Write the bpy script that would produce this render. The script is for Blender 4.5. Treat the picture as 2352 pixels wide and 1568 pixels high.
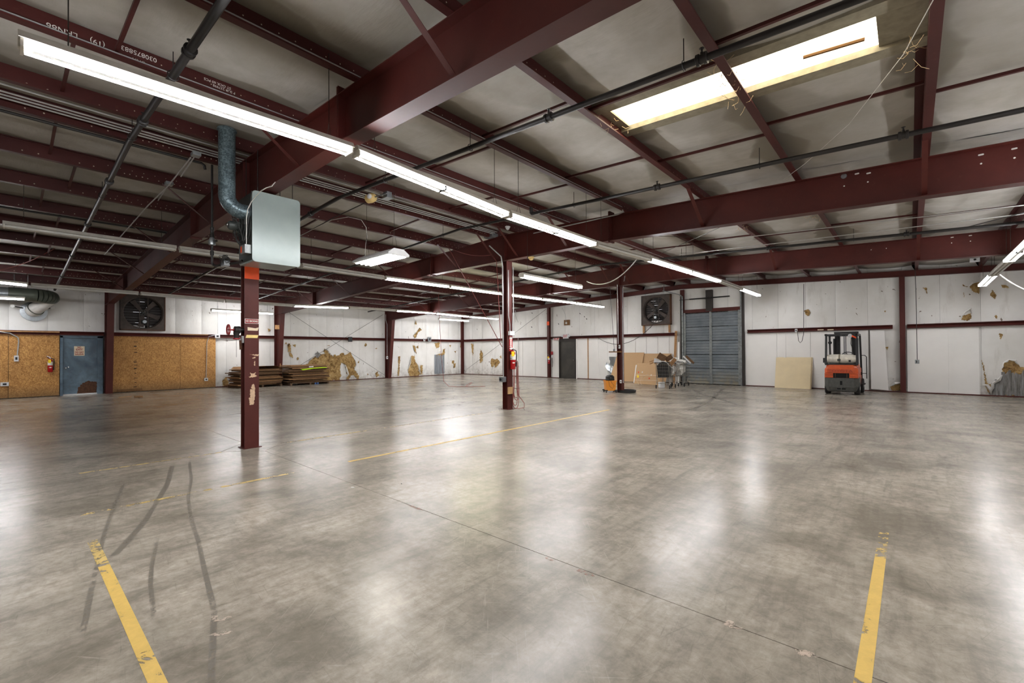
import bpy, bmesh, math, random
from mathutils import Vector, Matrix, geometry, noise

for o in list(bpy.data.objects):
    bpy.data.objects.remove(o)
SC = bpy.context.scene
COL = SC.collection
PI = math.pi

# ---------------------------------------------------------------- camera, world, exposure
FPX, YAW, PITCH, ROLL, CY, CAMH = 1029.85, 41.5987, 0.5021, -0.335, 799.134, 1.4842
_a, _t, _r = math.radians(YAW), math.radians(PITCH), math.radians(ROLL)
_F = Vector((-math.sin(_a), math.cos(_a), 0)); _R = Vector((math.cos(_a), math.sin(_a), 0)); _U = Vector((0, 0, 1))
_F2 = _F*math.cos(_t) + _U*math.sin(_t); _U2 = -_F*math.sin(_t) + _U*math.cos(_t)
_R3 = _R*math.cos(_r) + _U2*math.sin(_r); _U3 = -_R*math.sin(_r) + _U2*math.cos(_r)
EYE = Vector((0, 0, CAMH))
cam_d = bpy.data.cameras.new('camera'); cam = bpy.data.objects.new('camera', cam_d); COL.objects.link(cam)
cam.matrix_world = Matrix(((_R3.x, _U3.x, -_F2.x, EYE.x), (_R3.y, _U3.y, -_F2.y, EYE.y), (_R3.z, _U3.z, -_F2.z, EYE.z), (0, 0, 0, 1)))
cam_d.sensor_width = 36; cam_d.lens = FPX/2352*36; cam_d.shift_y = (CY-784)/2352
cam_d.clip_start = 0.05; cam_d.clip_end = 200
SC.camera = cam
W = bpy.data.worlds.new('world'); SC.world = W; W.use_nodes = True
W.node_tree.nodes['Background'].inputs[0].default_value = (0.75, 0.85, 1, 1)
W.node_tree.nodes['Background'].inputs[1].default_value = 1.0
SC.view_settings.view_transform = 'Standard'; SC.view_settings.look = 'None'
SC.view_settings.gamma = 1; SC.view_settings.use_curve_mapping = False
SC.view_settings.exposure = 2.38
SC.cycles.max_bounces = 7; SC.cycles.adaptive_threshold = .02
TUBE = 15.0        # radiance of a lit fluorescent tube
SKYL = 1.4         # daylight through the roof light


def at(x, y, **k):
    """the point of the plane X=.. / Y=.. / Z=.. seen at photograph pixel x, y (used to measure real positions)"""
    d = _F2 + _R3*((x-1176)/FPX) - _U3*((y-CY)/FPX)
    (n, v), = k.items(); i = 'XYZ'.index(n)
    return EYE + d*((v-EYE[i])/d[i])


# ---------------------------------------------------------------- layout constants (metres)
B = 6.1                       # bay
Y0 = 2.565                    # first frame in view
XC = -7.853                   # ridge and interior columns
XW = -22.99                   # left wall
XR = 7.29                     # right wall (outside the frame)
YE = 20.77                    # end wall
YB = -9.635                   # rear wall (behind the camera)
def ztop(o): return 4.53 - .0417*abs(o)
def zbot(o): return 3.86 - .043*max(0, abs(o)-3.05)
PUR = [.38 + 1.524*k for k in range(10)]
OFFS = sorted([-p for p in PUR] + PUR)
ORD = ['first', 'second', 'third', 'fourth', 'fifth', 'sixth', 'seventh', 'eighth', 'ninth', 'tenth', 'eleventh', 'twelfth', 'thirteenth', 'fourteenth',
       'fifteenth', 'sixteenth', 'seventeenth', 'eighteenth', 'nineteenth', 'twentieth', 'twenty-first', 'twenty-second', 'twenty-third', 'twenty-fourth', 'twenty-fifth']
random.seed(5)
rnd = random.uniform


# ---------------------------------------------------------------- materials
def S(r, g=None, b=None):
    if g is None: g = b = r
    f = lambda c: ((c/255+.055)/1.055)**2.4 if c > 10 else c/255/12.92
    return (f(r), f(g), f(b), 1)

class NT:
    def __init__(s, name):
        s.m = bpy.data.materials.new(name); s.m.use_nodes = True
        s.t = s.m.node_tree; s.n = s.t.nodes; s.l = s.t.links
        s.b = s.n['Principled BSDF']
    def add(s, typ, ins=None, **kw):
        n = s.n.new(typ)
        for k, v in kw.items(): setattr(n, k, v)
        for k, v in (ins or {}).items(): s.put(n.inputs[k], v)
        return n
    def put(s, sock, v):
        if hasattr(v, 'is_output'): s.l.new(v, sock)
        else: sock.default_value = v
    def coord(s, scale=(1, 1, 1), kind='Object', rot=(0, 0, 0), loc=(0, 0, 0)):
        tc = s.add('ShaderNodeTexCoord') if kind != 'World' else s.add('ShaderNodeNewGeometry')
        out = tc.outputs[kind] if kind != 'World' else tc.outputs['Position']
        mp = s.add('ShaderNodeMapping', {'Vector': out, 'Scale': scale, 'Rotation': rot, 'Location': loc})
        return mp.outputs[0]
    def noise(s, vec, scale, detail=4, rough=.55, dist=0):
        return s.add('ShaderNodeTexNoise', {'Vector': vec, 'Scale': scale, 'Detail': detail, 'Roughness': rough, 'Distortion': dist}).outputs['Fac']
    def ramp(s, fac, stops, interp='LINEAR'):
        r = s.add('ShaderNodeValToRGB', {'Fac': fac}); cr = r.color_ramp; cr.interpolation = interp
        while len(cr.elements) < len(stops): cr.elements.new(.5)
        for e, (p, c) in zip(cr.elements, stops):
            e.position = p; e.color = c if isinstance(c, tuple) else (c, c, c, 1)
        return r.outputs['Color']
    def mix(s, f, a, b, mode='MIX'):
        n = s.add('ShaderNodeMix', data_type='RGBA', blend_type=mode)
        s.put(n.inputs[0], f); s.put(n.inputs[6], a); s.put(n.inputs[7], b)
        return n.outputs[2]
    def math(s, op, a, b=0., c=0.):
        n = s.add('ShaderNodeMath', operation=op); s.put(n.inputs[0], a); s.put(n.inputs[1], b); s.put(n.inputs[2], c)
        return n.outputs[0]
    def bump(s, h, strength=.3, dist=.01):
        n = s.add('ShaderNodeBump', {'Height': h, 'Strength': strength, 'Distance': dist})
        s.l.new(n.outputs[0], s.b.inputs['Normal'])
    def set(s, **kw):
        for k, v in kw.items(): s.put(s.b.inputs[k.replace('_', ' ')], v)
        return s

M = {}
def plain(name, rgb, rough=.5, metal=0., var=.12, scale=6., bump=0.):
    t = NT(name); v = t.coord()
    n = t.noise(v, scale, 5)
    c = t.mix(t.ramp(n, [(.3, 0.), (.7, 1.)]), tuple(x*(1-var) for x in rgb[:3])+(1,), tuple(min(1, x*(1+var)) for x in rgb[:3])+(1,))
    t.set(Base_Color=c, Roughness=rough, Metallic=metal)
    if bump: t.bump(t.noise(v, scale*8, 3), bump)
    M[name] = t.m
    return t.m

plain('black_rubber', S(26, 26, 27), .6)
plain('black_paint', S(30, 29, 29), .4)
plain('iron_pipe', S(36, 33, 32), .4, 0, .3, 3)
plain('galvanised', S(150, 155, 158), .35, .7, .2, 9)
plain('conduit_metal', S(190, 190, 188), .35, .5, .12, 9)
plain('fixture_white', S(212, 208, 198), .4)
plain('chain', S(70, 66, 62), .4, .8)
plain('cable_black', S(45, 43, 42), .5)
plain('cable_white', S(205, 203, 196), .5)
plain('hose_red', S(135, 62, 55), .5)
plain('chrome', S(190, 190, 190), .2, 1.)
plain('extinguisher_red', S(178, 16, 24), .3, 0, .08)
plain('tag_yellow', S(250, 215, 30), .6)
plain('label_white', S(225, 222, 215), .6)
plain('sign_red', S(150, 30, 34), .5)
plain('orange_tape', S(235, 82, 22), .6)
plain('tape_cream', S(228, 210, 182), .7)
plain('tape_yellow', S(232, 208, 135), .7)
plain('heater_grey', S(146, 158, 156), .26, .1, .06, 3)
plain('heater_dark', S(70, 74, 72), .45, .4, .2)
plain('plywood', S(196, 158, 110), .7, 0, .2, 5)
plain('plywood_dark', S(120, 84, 45), .7, 0, .2, 5)
plain('particle_board', S(196, 160, 118), .75, 0, .12, 90)
plain('hardboard_cream', S(226, 208, 170), .7, 0, .05, 3)
plain('kraft_card', S(150, 112, 74), .8, 0, .2, 9)
plain('kraft_edge', S(104, 76, 50), .9, 0, .35, 30)
plain('lime_sheet', S(190, 240, 40), .5, 0, .03)
plain('pallet_wood', S(96, 74, 54), .8, 0, .25, 10)
plain('blue_plastic', S(50, 90, 150), .5)
plain('fork_orange', S(204, 88, 44), .35, 0, .12, 8)
plain('fork_orange_dark', S(176, 66, 34), .35)
plain('fork_grey', S(74, 74, 70), .55, 0, .25, 14)
plain('tank_white', S(226, 220, 206), .4, .1, .15, 12)
plain('bucket_orange', S(224, 142, 44), .45, 0, .08)
plain('cart_wire', S(150, 146, 138), .35, .8, .2, 12)
plain('plastic_white', S(215, 215, 215), .5)
plain('aged_yellow', S(225, 195, 130), .5)
plain('duct_green', S(92, 98, 88), .45, .4, .15, 5)
plain('pvc_white', S(215, 213, 208), .4)
plain('fan_dark', S(78, 68, 62), .7, .1, .3, 7)
plain('shutter_dark', S(40, 34, 33), .7)
plain('fan_blade', S(84, 74, 69), .7, .1, .25, 7)
plain('shadow_black', S(10, 9, 9), .9)
plain('rust_stain', S(92, 60, 40), .8, 0, .4, 20)
plain('paint_scrape', S(205, 175, 145), .8, 0, .15, 30)
plain('steel_track', S(140, 144, 144), .4, .6, .25, 9)
plain('stencil_ink', S(74, 54, 34), .8, 0, .3, 60)
plain('cobweb', S(225, 195, 150), .9, 0, .1)
plain('lumber', S(176, 132, 88), .75, 0, .2, 12)
plain('jamb_dark', S(52, 46, 42), .6, .1, .2)
plain('frp_white', S(242, 240, 236), .35, 0, .03, 1.5)
plain('frame_tan', S(140, 132, 112), .7, 0, .2, 12)

def steel(name, rgb, dots=False):
    t = NT(name); v = t.coord(kind='World')
    n = t.noise(v, 1.3, 6, .6); n2 = t.noise(v, 14, 4)
    c = t.mix(t.ramp(n, [(.3, 0.), (.7, 1.)]), tuple(x*.75 for x in rgb[:3])+(1,), tuple(x*1.2 for x in rgb[:3])+(1,))
    c = t.mix(t.ramp(n2, [(.62, 0.), (.8, .35)]), c, S(96, 60, 52))
    if dots:   # bolt holes along the purlin web, lit lining behind painted as pale dots
        sep = t.add('ShaderNodeSeparateXYZ', {0: t.coord(kind='World')})
        tc = t.add('ShaderNodeTexCoord'); so = t.add('ShaderNodeSeparateXYZ', {0: tc.outputs['Object']})
        ym = t.math('SUBTRACT', t.math('MODULO', t.math('ADD', sep.outputs[1], 4*B-Y0+B/2), B), B/2)     # distance from nearest frame
        lap = t.math('LESS_THAN', t.math('ABSOLUTE', ym), 1.5)
        def dot(period, z, w, off=0.):
            f = t.math('MULTIPLY', t.math('SUBTRACT', t.math('FRACT', t.math('ADD', t.math('DIVIDE', sep.outputs[1], period), off)), .5), period)
            dz = t.math('SUBTRACT', so.outputs[2], z)
            r = t.math('SQRT', t.math('ADD', t.math('MULTIPLY', f, f), t.math('MULTIPLY', dz, dz)))
            return t.math('LESS_THAN', r, w)
        a = t.math('MULTIPLY', lap, t.math('MAXIMUM', dot(.152, .045, .0075), dot(.152, .115, .006, .35)))
        b_ = t.math('MAXIMUM', dot(.61, .05, .009), dot(.61, .05, .008, .27))
        k = t.math('MAXIMUM', a, b_)
        c = t.mix(k, c, S(196, 186, 165))
    t.set(Base_Color=c, Roughness=.5); t.b.inputs['Specular IOR Level'].default_value = .35
    t.bump(n2, .08)
    M[name] = t.m
steel('red_oxide', S(80, 32, 26))
steel('purlin_oxide', S(70, 28, 25), True)

def vinyl():
    t = NT('wall_vinyl'); v = t.coord(kind='World')
    c = t.mix(t.ramp(t.noise(v, .55, 5, .6), [(.35, 0.), (.75, 1.)]), S(238, 237, 234), S(214, 211, 204))
    st = t.noise(t.coord((1, 1, .18), 'World'), 3.2, 6, .7)
    c = t.mix(t.ramp(st, [(.58, 0.), (.8, .45)]), c, S(150, 140, 122))
    pz = t.add('ShaderNodeSeparateXYZ', {0: v}).outputs[2]
    low = t.math('SUBTRACT', 1., t.math('DIVIDE', pz, .7)); low = t.math('MULTIPLY', t.math('MAXIMUM', low, 0.), t.ramp(t.noise(v, 4, 6, .7), [(.4, 0.), (.7, .8)]))
    c = t.mix(low, c, S(120, 106, 84))
    nk = t.noise(t.coord((1.3, 1.3, .9), 'World', loc=(7, 3, 1)), 5.5, 3, .5, .6)
    c = t.mix(t.ramp(nk, [(.715, 0.), (.735, .9)]), c, S(92, 70, 44))
    t.set(Base_Color=c, Roughness=.42); t.bump(t.noise(t.coord((1, 1, .35), 'World'), 7, 5, .6), .25, .03)
    M['wall_vinyl'] = t.m
    t = NT('roof_vinyl'); v = t.coord(kind='World')
    c = t.mix(t.ramp(t.noise(v, .7, 5, .6), [(.35, 0.), (.65, 1.)]), S(190, 187, 181), S(168, 163, 153))
    # darker along the purlins, with a wandering edge
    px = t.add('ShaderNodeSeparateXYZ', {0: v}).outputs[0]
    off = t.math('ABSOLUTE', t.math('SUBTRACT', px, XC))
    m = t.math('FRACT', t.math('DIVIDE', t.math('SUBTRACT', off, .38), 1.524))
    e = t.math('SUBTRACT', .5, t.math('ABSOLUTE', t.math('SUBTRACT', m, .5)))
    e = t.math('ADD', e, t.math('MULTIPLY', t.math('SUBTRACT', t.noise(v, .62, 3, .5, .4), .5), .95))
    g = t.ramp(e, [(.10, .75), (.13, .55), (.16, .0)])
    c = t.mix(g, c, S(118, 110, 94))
    g2 = t.ramp(t.noise(t.coord(kind='World', loc=(4, 9, 0)), .42, 2, .4, .5), [(.50, 0.), (.53, .35)])
    c = t.mix(g2, c, S(134, 129, 117))
    c = t.mix(t.ramp(t.noise(v, 2.8, 6, .65), [(.4, 0.), (.8, .35)]), c, S(140, 133, 118))
    t.set(Base_Color=c, Roughness=.6); t.bump(t.noise(t.coord((.5, 2.2, 1), 'World'), 3.5, 5, .6), .35, .03)
    M['roof_vinyl'] = t.m
vinyl()

def osb():
    t = NT('osb'); v = t.coord(kind='World')
    def flakes(rot, seed):
        r = t.add('ShaderNodeMapping', {'Vector': t.coord(kind='World', loc=(seed, seed, 0)), 'Rotation': (rot, 0, 0)}).outputs[0]
        nz = t.add('ShaderNodeTexNoise', {'Vector': r, 'Scale': 3.}).outputs['Color']
        r2 = t.mix(.06, r, nz)
        m = t.add('ShaderNodeMapping', {'Vector': r2, 'Scale': (20, 14, 46)}).outputs[0]
        return t.add('ShaderNodeTexVoronoi', {'Vector': m, 'Scale': 1.})
    A = flakes(.5, 0); Bq = flakes(-.9, 3.7); Cq = flakes(1.5, 8.1)
    lay = [t.ramp(q.outputs['Color'], [(.15, S(158, 108, 52)), (.5, S(190, 138, 74)), (.85, S(216, 166, 98))]) for q in (A, Bq, Cq)]
    c = t.mix(t.ramp(t.noise(v, 22, 2), [(.47, 0.), (.53, 1.)]), lay[0], lay[1])
    c = t.mix(t.ramp(t.noise(t.coord(kind='World', loc=(5, 5, 5)), 19, 2), [(.5, 0.), (.56, 1.)]), c, lay[2])
    c = t.mix(t.ramp(t.noise(v, 1.1, 6, .7), [(.45, 0.), (.85, .6)]), c, S(134, 92, 48))
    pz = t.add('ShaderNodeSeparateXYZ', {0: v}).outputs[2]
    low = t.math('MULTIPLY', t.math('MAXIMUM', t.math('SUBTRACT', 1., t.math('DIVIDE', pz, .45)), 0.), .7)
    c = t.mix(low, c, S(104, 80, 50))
    t.set(Base_Color=c, Roughness=.65); t.bump(A.outputs['Distance'], .15, .01)
    M['osb'] = t.m
osb()

def fibre():
    t = NT('fibreglass'); v = t.coord(kind='World')
    n = t.noise(v, 5, 8, .7, .8)
    c = t.ramp(n, [(.30, S(60, 42, 22)), (.42, S(140, 108, 62)), (.55, S(184, 152, 98)), (.75, S(214, 194, 152))])
    c = t.mix(t.ramp(t.noise(v, 1.6, 5, .7), [(.62, 0.), (.75, .7)]), c, S(58, 46, 32))
    t.set(Base_Color=c, Roughness=.95); t.bump(t.noise(v, 30, 6, .8), .9, .02)
    M['fibreglass'] = t.m
    t = NT('bare_siding'); v = t.coord((6, 6, .6), 'World')
    c = t.ramp(t.noise(v, 2.4, 7, .75), [(.3, S(60, 54, 46)), (.5, S(132, 130, 126)), (.75, S(176, 178, 180))])
    t.set(Base_Color=c, Roughness=.6, Metallic=.2); M['bare_siding'] = t.m
    t = NT('bare_siding_clean'); v = t.coord((3, 3, .6), 'World')
    c = t.ramp(t.noise(v, 2.4, 5, .65), [(.3, S(112, 116, 122)), (.7, S(160, 165, 172))])
    t.set(Base_Color=c, Roughness=.5, Metallic=.2); M['bare_siding_clean'] = t.m
fibre()

def concrete():
    t = NT('concrete'); v = t.coord(kind='World')
    big = t.noise(v, .22, 5, .6, .4); mid = t.noise(v, 1.1, 9, .62, .3); fine = t.noise(v, 13, 8, .75)
    c = t.mix(t.ramp(big, [(.35, 0.), (.65, 1.)]), S(166, 157, 144), S(188, 178, 165))
    c = t.mix(t.ramp(mid, [(.38, .75), (.60, 0.)]), c, S(116, 109, 96))
    c = t.mix(t.ramp(fine, [(.34, .5), (.60, 0.)]), c, S(108, 102, 90))
    c = t.mix(t.ramp(t.noise(v, 2.3, 9, .75), [(.5, 0.), (.75, .35)]), c, S(194, 187, 173))
    # drag scuffs stretched in several directions
    for rot, sc, thr, am in ((.35, (5, .9, 1), .5, .42), (-.5, (1.3, 6, 1), .52, .34), (1.1, (7, .8, 1), .5, .38), (.8, (12, 1.1, 1), .54, .34)):
        s_ = t.noise(t.coord(sc, 'World', (0, 0, rot)), 1.3, 6, .66, .35)
        c = t.mix(t.ramp(s_, [(thr, 0.), (thr+.26, am)]), c, S(96, 90, 79))
    for k, rot in enumerate((-.2, .9, 1.7, 2.4, .35)):
        rv = t.add('ShaderNodeMapping', {'Vector': t.coord(kind='World', loc=(k*3.1, k, 0)), 'Rotation': (0, 0, rot)}).outputs[0]
        sv = t.add('ShaderNodeMapping', {'Vector': rv, 'Scale': (44, 1.6, 1)}).outputs[0]
        sc2 = t.noise(sv, 1.6, 5, .7, .7)
        c = t.mix(t.ramp(sc2, [(.60, 0.), (.72, .30 if k % 2 else .34)]), c, S(196, 189, 177) if k % 2 else S(92, 86, 76))
    ro = t.ramp(t.noise(v, .9, 7, .7), [(.3, .225), (.7, .262)])
    ro = t.mix(t.ramp(fine, [(.4, 0.), (.7, .5)]), ro, (.268, .268, .268, 1))
    t.set(Base_Color=c, Roughness=ro); t.b.inputs['Specular IOR Level'].default_value = .33
    t.bump(t.noise(v, 2.2, 4, .6), .05, .02)
    M['concrete'] = t.m
concrete()

def masked_paint(name, rgb, thr, scale=9.):
    """worn floor paint: chips of the coat are missing"""
    t = NT(name); v = t.coord(kind='World')
    n = t.noise(v, scale, 6, .75, .5); n2 = t.noise(v, 1.5, 3)
    k = t.math('LESS_THAN', t.math('ADD', t.math('MULTIPLY', n, .7), t.math('MULTIPLY', n2, .3)), thr)
    tr = t.add('ShaderNodeBsdfTransparent'); mx = t.add('ShaderNodeMixShader')
    t.set(Base_Color=t.mix(t.ramp(n, [(.3, 0.), (.7, 1.)]), rgb, tuple(x*.8 for x in rgb[:3])+(1,)), Roughness=.45)
    out = t.n['Material Output']
    t.l.new(k, mx.inputs[0]); t.l.new(tr.outputs[0], mx.inputs[1]); t.l.new(t.b.outputs[0], mx.inputs[2]); t.l.new(mx.outputs[0], out.inputs[0])
    M[name] = t.m
masked_paint('line_paint', S(226, 190, 104), .58, 12)
masked_paint('line_paint_worn', S(214, 186, 116), .49, 14)
masked_paint('tyre_rub', S(118, 111, 100), .52, 24)
masked_paint('spill', S(190, 172, 156), .49, 16)
masked_paint('rust_spill', S(120, 78, 50), .50, 30)

def emit(name, rgb, s):
    m = bpy.data.materials.new(name); m.use_nodes = True; n = m.node_tree.nodes; n.clear()
    e = n.new('ShaderNodeEmission'); e.inputs[0].default_value = rgb; e.inputs[1].default_value = s
    o = n.new('ShaderNodeOutputMaterial'); m.node_tree.links.new(e.outputs[0], o.inputs[0]); M[name] = m
emit('tube_cool', (.97, .97, 1, 1), TUBE)
emit('tube_warm', (1, .97, .70, 1), TUBE*.9)
emit('hibay_glow', (1, .98, .9, 1), TUBE)
def skym():
    t = NT('skylight_sheet'); v = t.coord(kind='World')
    n = t.noise(v, 3, 6, .7)
    t.set(Base_Color=S(200, 190, 160), Roughness=.6, Emission_Color=t.ramp(n, [(.3, (1, .80, .50, 1)), (.6, (1, .92, .72, 1))]), Emission_Strength=SKYL)
    M['skylight_sheet'] = t.m
skym()
plain('tube_off', S(225, 225, 220), .3)

def door_blue():
    t = NT('door_blue'); v = t.coord(kind='World')
    c = t.mix(t.ramp(t.noise(v, 1.1, 4, .6, .5), [(.35, 0.), (.65, 1.)]), S(62, 82, 98), S(112, 136, 152))
    c = t.mix(t.ramp(t.noise(v, 9, 6), [(.5, 0.), (.8, .4)]), c, S(70, 74, 76))
    t.set(Base_Color=c, Roughness=.4); M['door_blue'] = t.m
    t = NT('door_black'); v = t.coord(kind='World')
    c = t.mix(t.ramp(t.noise(v, 1.7, 6, .7), [(.4, 0.), (.8, .8)]), S(50, 47, 42), S(86, 82, 72))
    t.set(Base_Color=c, Roughness=.5); M['door_black'] = t.m
    t = NT('dock_door'); v = t.coord(kind='World')
    c = t.mix(t.ramp(t.noise(v, 1.5, 6, .7), [(.35, 0.), (.75, 1.)]), S(104, 112, 120), S(138, 144, 148))
    pz = t.add('ShaderNodeSeparateXYZ', {0: v}).outputs[2]
    low = t.math('MULTIPLY', t.math('MAXIMUM', t.math('SUBTRACT', 1., t.math('DIVIDE', pz, .75)), 0.), t.ramp(t.noise(v, 5, 6, .7), [(.35, 0.), (.6, 1.)]))
    c = t.mix(low, c, S(150, 142, 122))
    t.set(Base_Color=c, Roughness=.45, Metallic=.2); M['dock_door'] = t.m
    t = NT('spiral_duct'); v = t.coord(kind='World')
    c = t.mix(t.noise(v, 6, 4), S(120, 128, 132), S(168, 174, 176))
    t.set(Base_Color=c, Roughness=.35, Metallic=.6); M['spiral_duct'] = t.m
    t = NT('flue_steel'); v = t.coord(kind='World')
    vo = t.add('ShaderNodeTexVoronoi', {'Vector': v, 'Scale': 60.})
    c = t.mix(t.ramp(vo.outputs['Color'], [(.2, 0.), (.8, 1.)]), S(76, 92, 98), S(120, 138, 144))
    t.set(Base_Color=c, Roughness=.35, Metallic=.5); M['flue_steel'] = t.m
    t = NT('crumpled_sheet'); v = t.coord(kind='World')
    t.set(Base_Color=S(160, 165, 168), Roughness=.33, Metallic=.9); t.bump(t.noise(v, 3, 2), .2, .03); M['crumpled_sheet'] = t.m
door_blue()


# ---------------------------------------------------------------- mesh helpers
class MB:
    """collects shapes in world coordinates"""
    def __init__(s): s.v = []; s.f = []; s.sm = False
    def add(s, v, f):
        k = len(s.v); s.v += [Vector(p) for p in v]; s.f += [tuple(i+k for i in q) for q in f]; return s
    def box(s, a, b, rot=None, piv=None):
        x0, y0, z0 = (min(a[i], b[i]) for i in range(3)); x1, y1, z1 = (max(a[i], b[i]) for i in range(3))
        v = [Vector(p) for p in ((x0, y0, z0), (x1, y0, z0), (x1, y1, z0), (x0, y1, z0), (x0, y0, z1), (x1, y0, z1), (x1, y1, z1), (x0, y1, z1))]
        if rot:
            c = Vector(piv) if piv else (Vector(a)+Vector(b))/2
            v = [c + rot @ (p-c) for p in v]
        return s.add(v, ((0, 3, 2, 1), (4, 5, 6, 7), (0, 1, 5, 4), (1, 2, 6, 5), (2, 3, 7, 6), (3, 0, 4, 7)))
    def cbox(s, c, d, rot=None): c = Vector(c); d = Vector(d)/2; return s.box(c-d, c+d, rot)
    def prism(s, pts, ext):
        """closed polygon (3D points) extruded by vector ext"""
        n = len(pts); e = Vector(ext); p = [Vector(q) for q in pts]
        return s.add(p + [q+e for q in p], [tuple(range(n))[::-1], tuple(range(n, 2*n))] + [(i, (i+1) % n, n+(i+1) % n, n+i) for i in range(n)])
    def tube(s, pts, r, n=8, cap=True):
        pts = [Vector(p) for p in pts]; m = len(pts); rr = r if isinstance(r, (list, tuple)) else [r]*m
        t0 = (pts[1]-pts[0]).normalized(); u = t0.orthogonal().normalized(); v = []
        for i, p in enumerate(pts):
            t = ((pts[min(i+1, m-1)]-pts[max(i-1, 0)])).normalized()
            u = (u - t*u.dot(t)).normalized() if (u - t*u.dot(t)).length > 1e-6 else t.orthogonal().normalized()
            w = t.cross(u)
            v += [p + (u*math.cos(2*PI*k/n) + w*math.sin(2*PI*k/n))*rr[i] for k in range(n)]
        f = [(i*n+k, i*n+(k+1) % n, (i+1)*n+(k+1) % n, (i+1)*n+k) for i in range(m-1) for k in range(n)]
        if cap: f += [tuple(range(n))[::-1], tuple(range((m-1)*n, m*n))]
        s.sm = True
        return s.add(v, f)
    def ring(s, c, ax, R, r, n=24, m=6, a0=0., a1=2*PI):
        ax = Vector(ax).normalized(); u = ax.orthogonal().normalized(); w = ax.cross(u); c = Vector(c)
        full = abs(a1-a0-2*PI) < 1e-6
        pts = [c + (u*math.cos(a0+(a1-a0)*k/n)+w*math.sin(a0+(a1-a0)*k/n))*R for k in range(n+1)]
        return s.tube(pts, r, m, not full)
    def lathe(s, prof, c, ax=(0, 0, 1), n=20):
        """profile of (radius, height) about the axis ax at c"""
        ax = Vector(ax).normalized(); u = ax.orthogonal().normalized(); w = ax.cross(u); c = Vector(c); v = []; m = len(prof)
        for r, h in prof: v += [c + ax*h + (u*math.cos(2*PI*k/n)+w*math.sin(2*PI*k/n))*r for k in range(n)]
        f = [(i*n+k, i*n+(k+1) % n, (i+1)*n+(k+1) % n, (i+1)*n+k) for i in range(m-1) for k in range(n)]
        f += [tuple(range(n))[::-1], tuple(range((m-1)*n, m*n))]
        s.sm = True
        return s.add(v, f)
    def grid(s, fn, nu, nv):
        """surface fn(u,v), u,v in 0..1"""
        v = [fn(i/nu, j/nv) for i in range(nu+1) for j in range(nv+1)]
        return s.add(v, [(i*(nv+1)+j, (i+1)*(nv+1)+j, (i+1)*(nv+1)+j+1, i*(nv+1)+j+1) for i in range(nu) for j in range(nv)])
    def xf(s, mat):
        s.v = [mat @ p for p in s.v]; return s

def wpos(o):
    p = Vector((0, 0, 0))
    while o is not None: p += o.location; o = o.parent
    return p

def obj(name, mb, mat, parent=None, label=None, smooth=None, bevel=0.):
    me = bpy.data.meshes.new(name)
    off = wpos(parent) if parent else Vector((0, 0, 0))
    if parent is None and mb.v:      # a thing that is one mesh: origin at its base
        xs = [p.x for p in mb.v]; ys = [p.y for p in mb.v]; zs = [p.z for p in mb.v]
        off = Vector(((min(xs)+max(xs))/2, (min(ys)+max(ys))/2, min(zs)))
    me.from_pydata([tuple(p-off) for p in mb.v], [], mb.f)
    bm = bmesh.new(); bm.from_mesh(me); bmesh.ops.recalc_face_normals(bm, faces=bm.faces); bm.to_mesh(me); bm.free()
    if isinstance(mat, str): mat = M[mat]
    me.materials.append(mat)
    o = bpy.data.objects.new(name, me); COL.objects.link(o)
    if parent: o.parent = parent
    else: o.location = off
    if (mb.sm if smooth is None else smooth):
        for p in me.polygons: p.use_smooth = True
        try: me.set_sharp_from_angle(angle=math.radians(40))
        except Exception: pass
    if bevel:
        b = o.modifiers.new('bevel', 'BEVEL'); b.width = bevel; b.segments = 2; b.limit_method = 'ANGLE'
    if label: o['label'] = label
    return o

def thing(name, label, cat, loc, group=None):
    o = bpy.data.objects.new(name, None); COL.objects.link(o); o.location = Vector(loc); o.empty_display_size = .1
    o['label'] = label; o['category'] = cat
    if group: o['group'] = group
    return o

def tag(o, label, cat, group=None):
    o['label'] = label; o['category'] = cat
    if group: o['group'] = group
    return o

def struct(name, loc=(0, 0, 0)):
    o = bpy.data.objects.new(name, None); COL.objects.link(o); o.location = Vector(loc); o['kind'] = 'structure'; o.empty_display_size = .1
    return o

def text(name, body, size, origin, right, up, mat, parent, depth=.002, bold=0.0, width=None):
    cu = bpy.data.curves.new(name, 'FONT'); cu.body = body; cu.size = size; cu.extrude = depth; cu.align_x = 'CENTER'; cu.align_y = 'CENTER'; cu.offset = bold
    cu.resolution_u = 3
    to = bpy.data.objects.new(name+'_src', cu); COL.objects.link(to)
    bpy.context.view_layer.update()
    me = bpy.data.meshes.new_from_object(to.evaluated_get(bpy.context.evaluated_depsgraph_get()))
    bpy.data.objects.remove(to)
    right = Vector(right).normalized(); up = Vector(up).normalized(); nrm = right.cross(up)
    xs = [v.co.x for v in me.vertices]; k = width/(max(xs)-min(xs)) if width else 1.
    off = Vector(origin) - wpos(parent)
    for v in me.vertices:
        v.co = off + right*v.co.x*k + up*v.co.y + nrm*v.co.z
    me.materials.clear(); me.materials.append(M[mat])
    o = bpy.data.objects.new(name, me); COL.objects.link(o); o.parent = parent
    return o

def copy_tree(o, parent=None):
    c = o.copy(); COL.objects.link(c)
    if parent: c.parent = parent
    for ch in list(o.children): copy_tree(ch, c)
    return c

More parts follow.
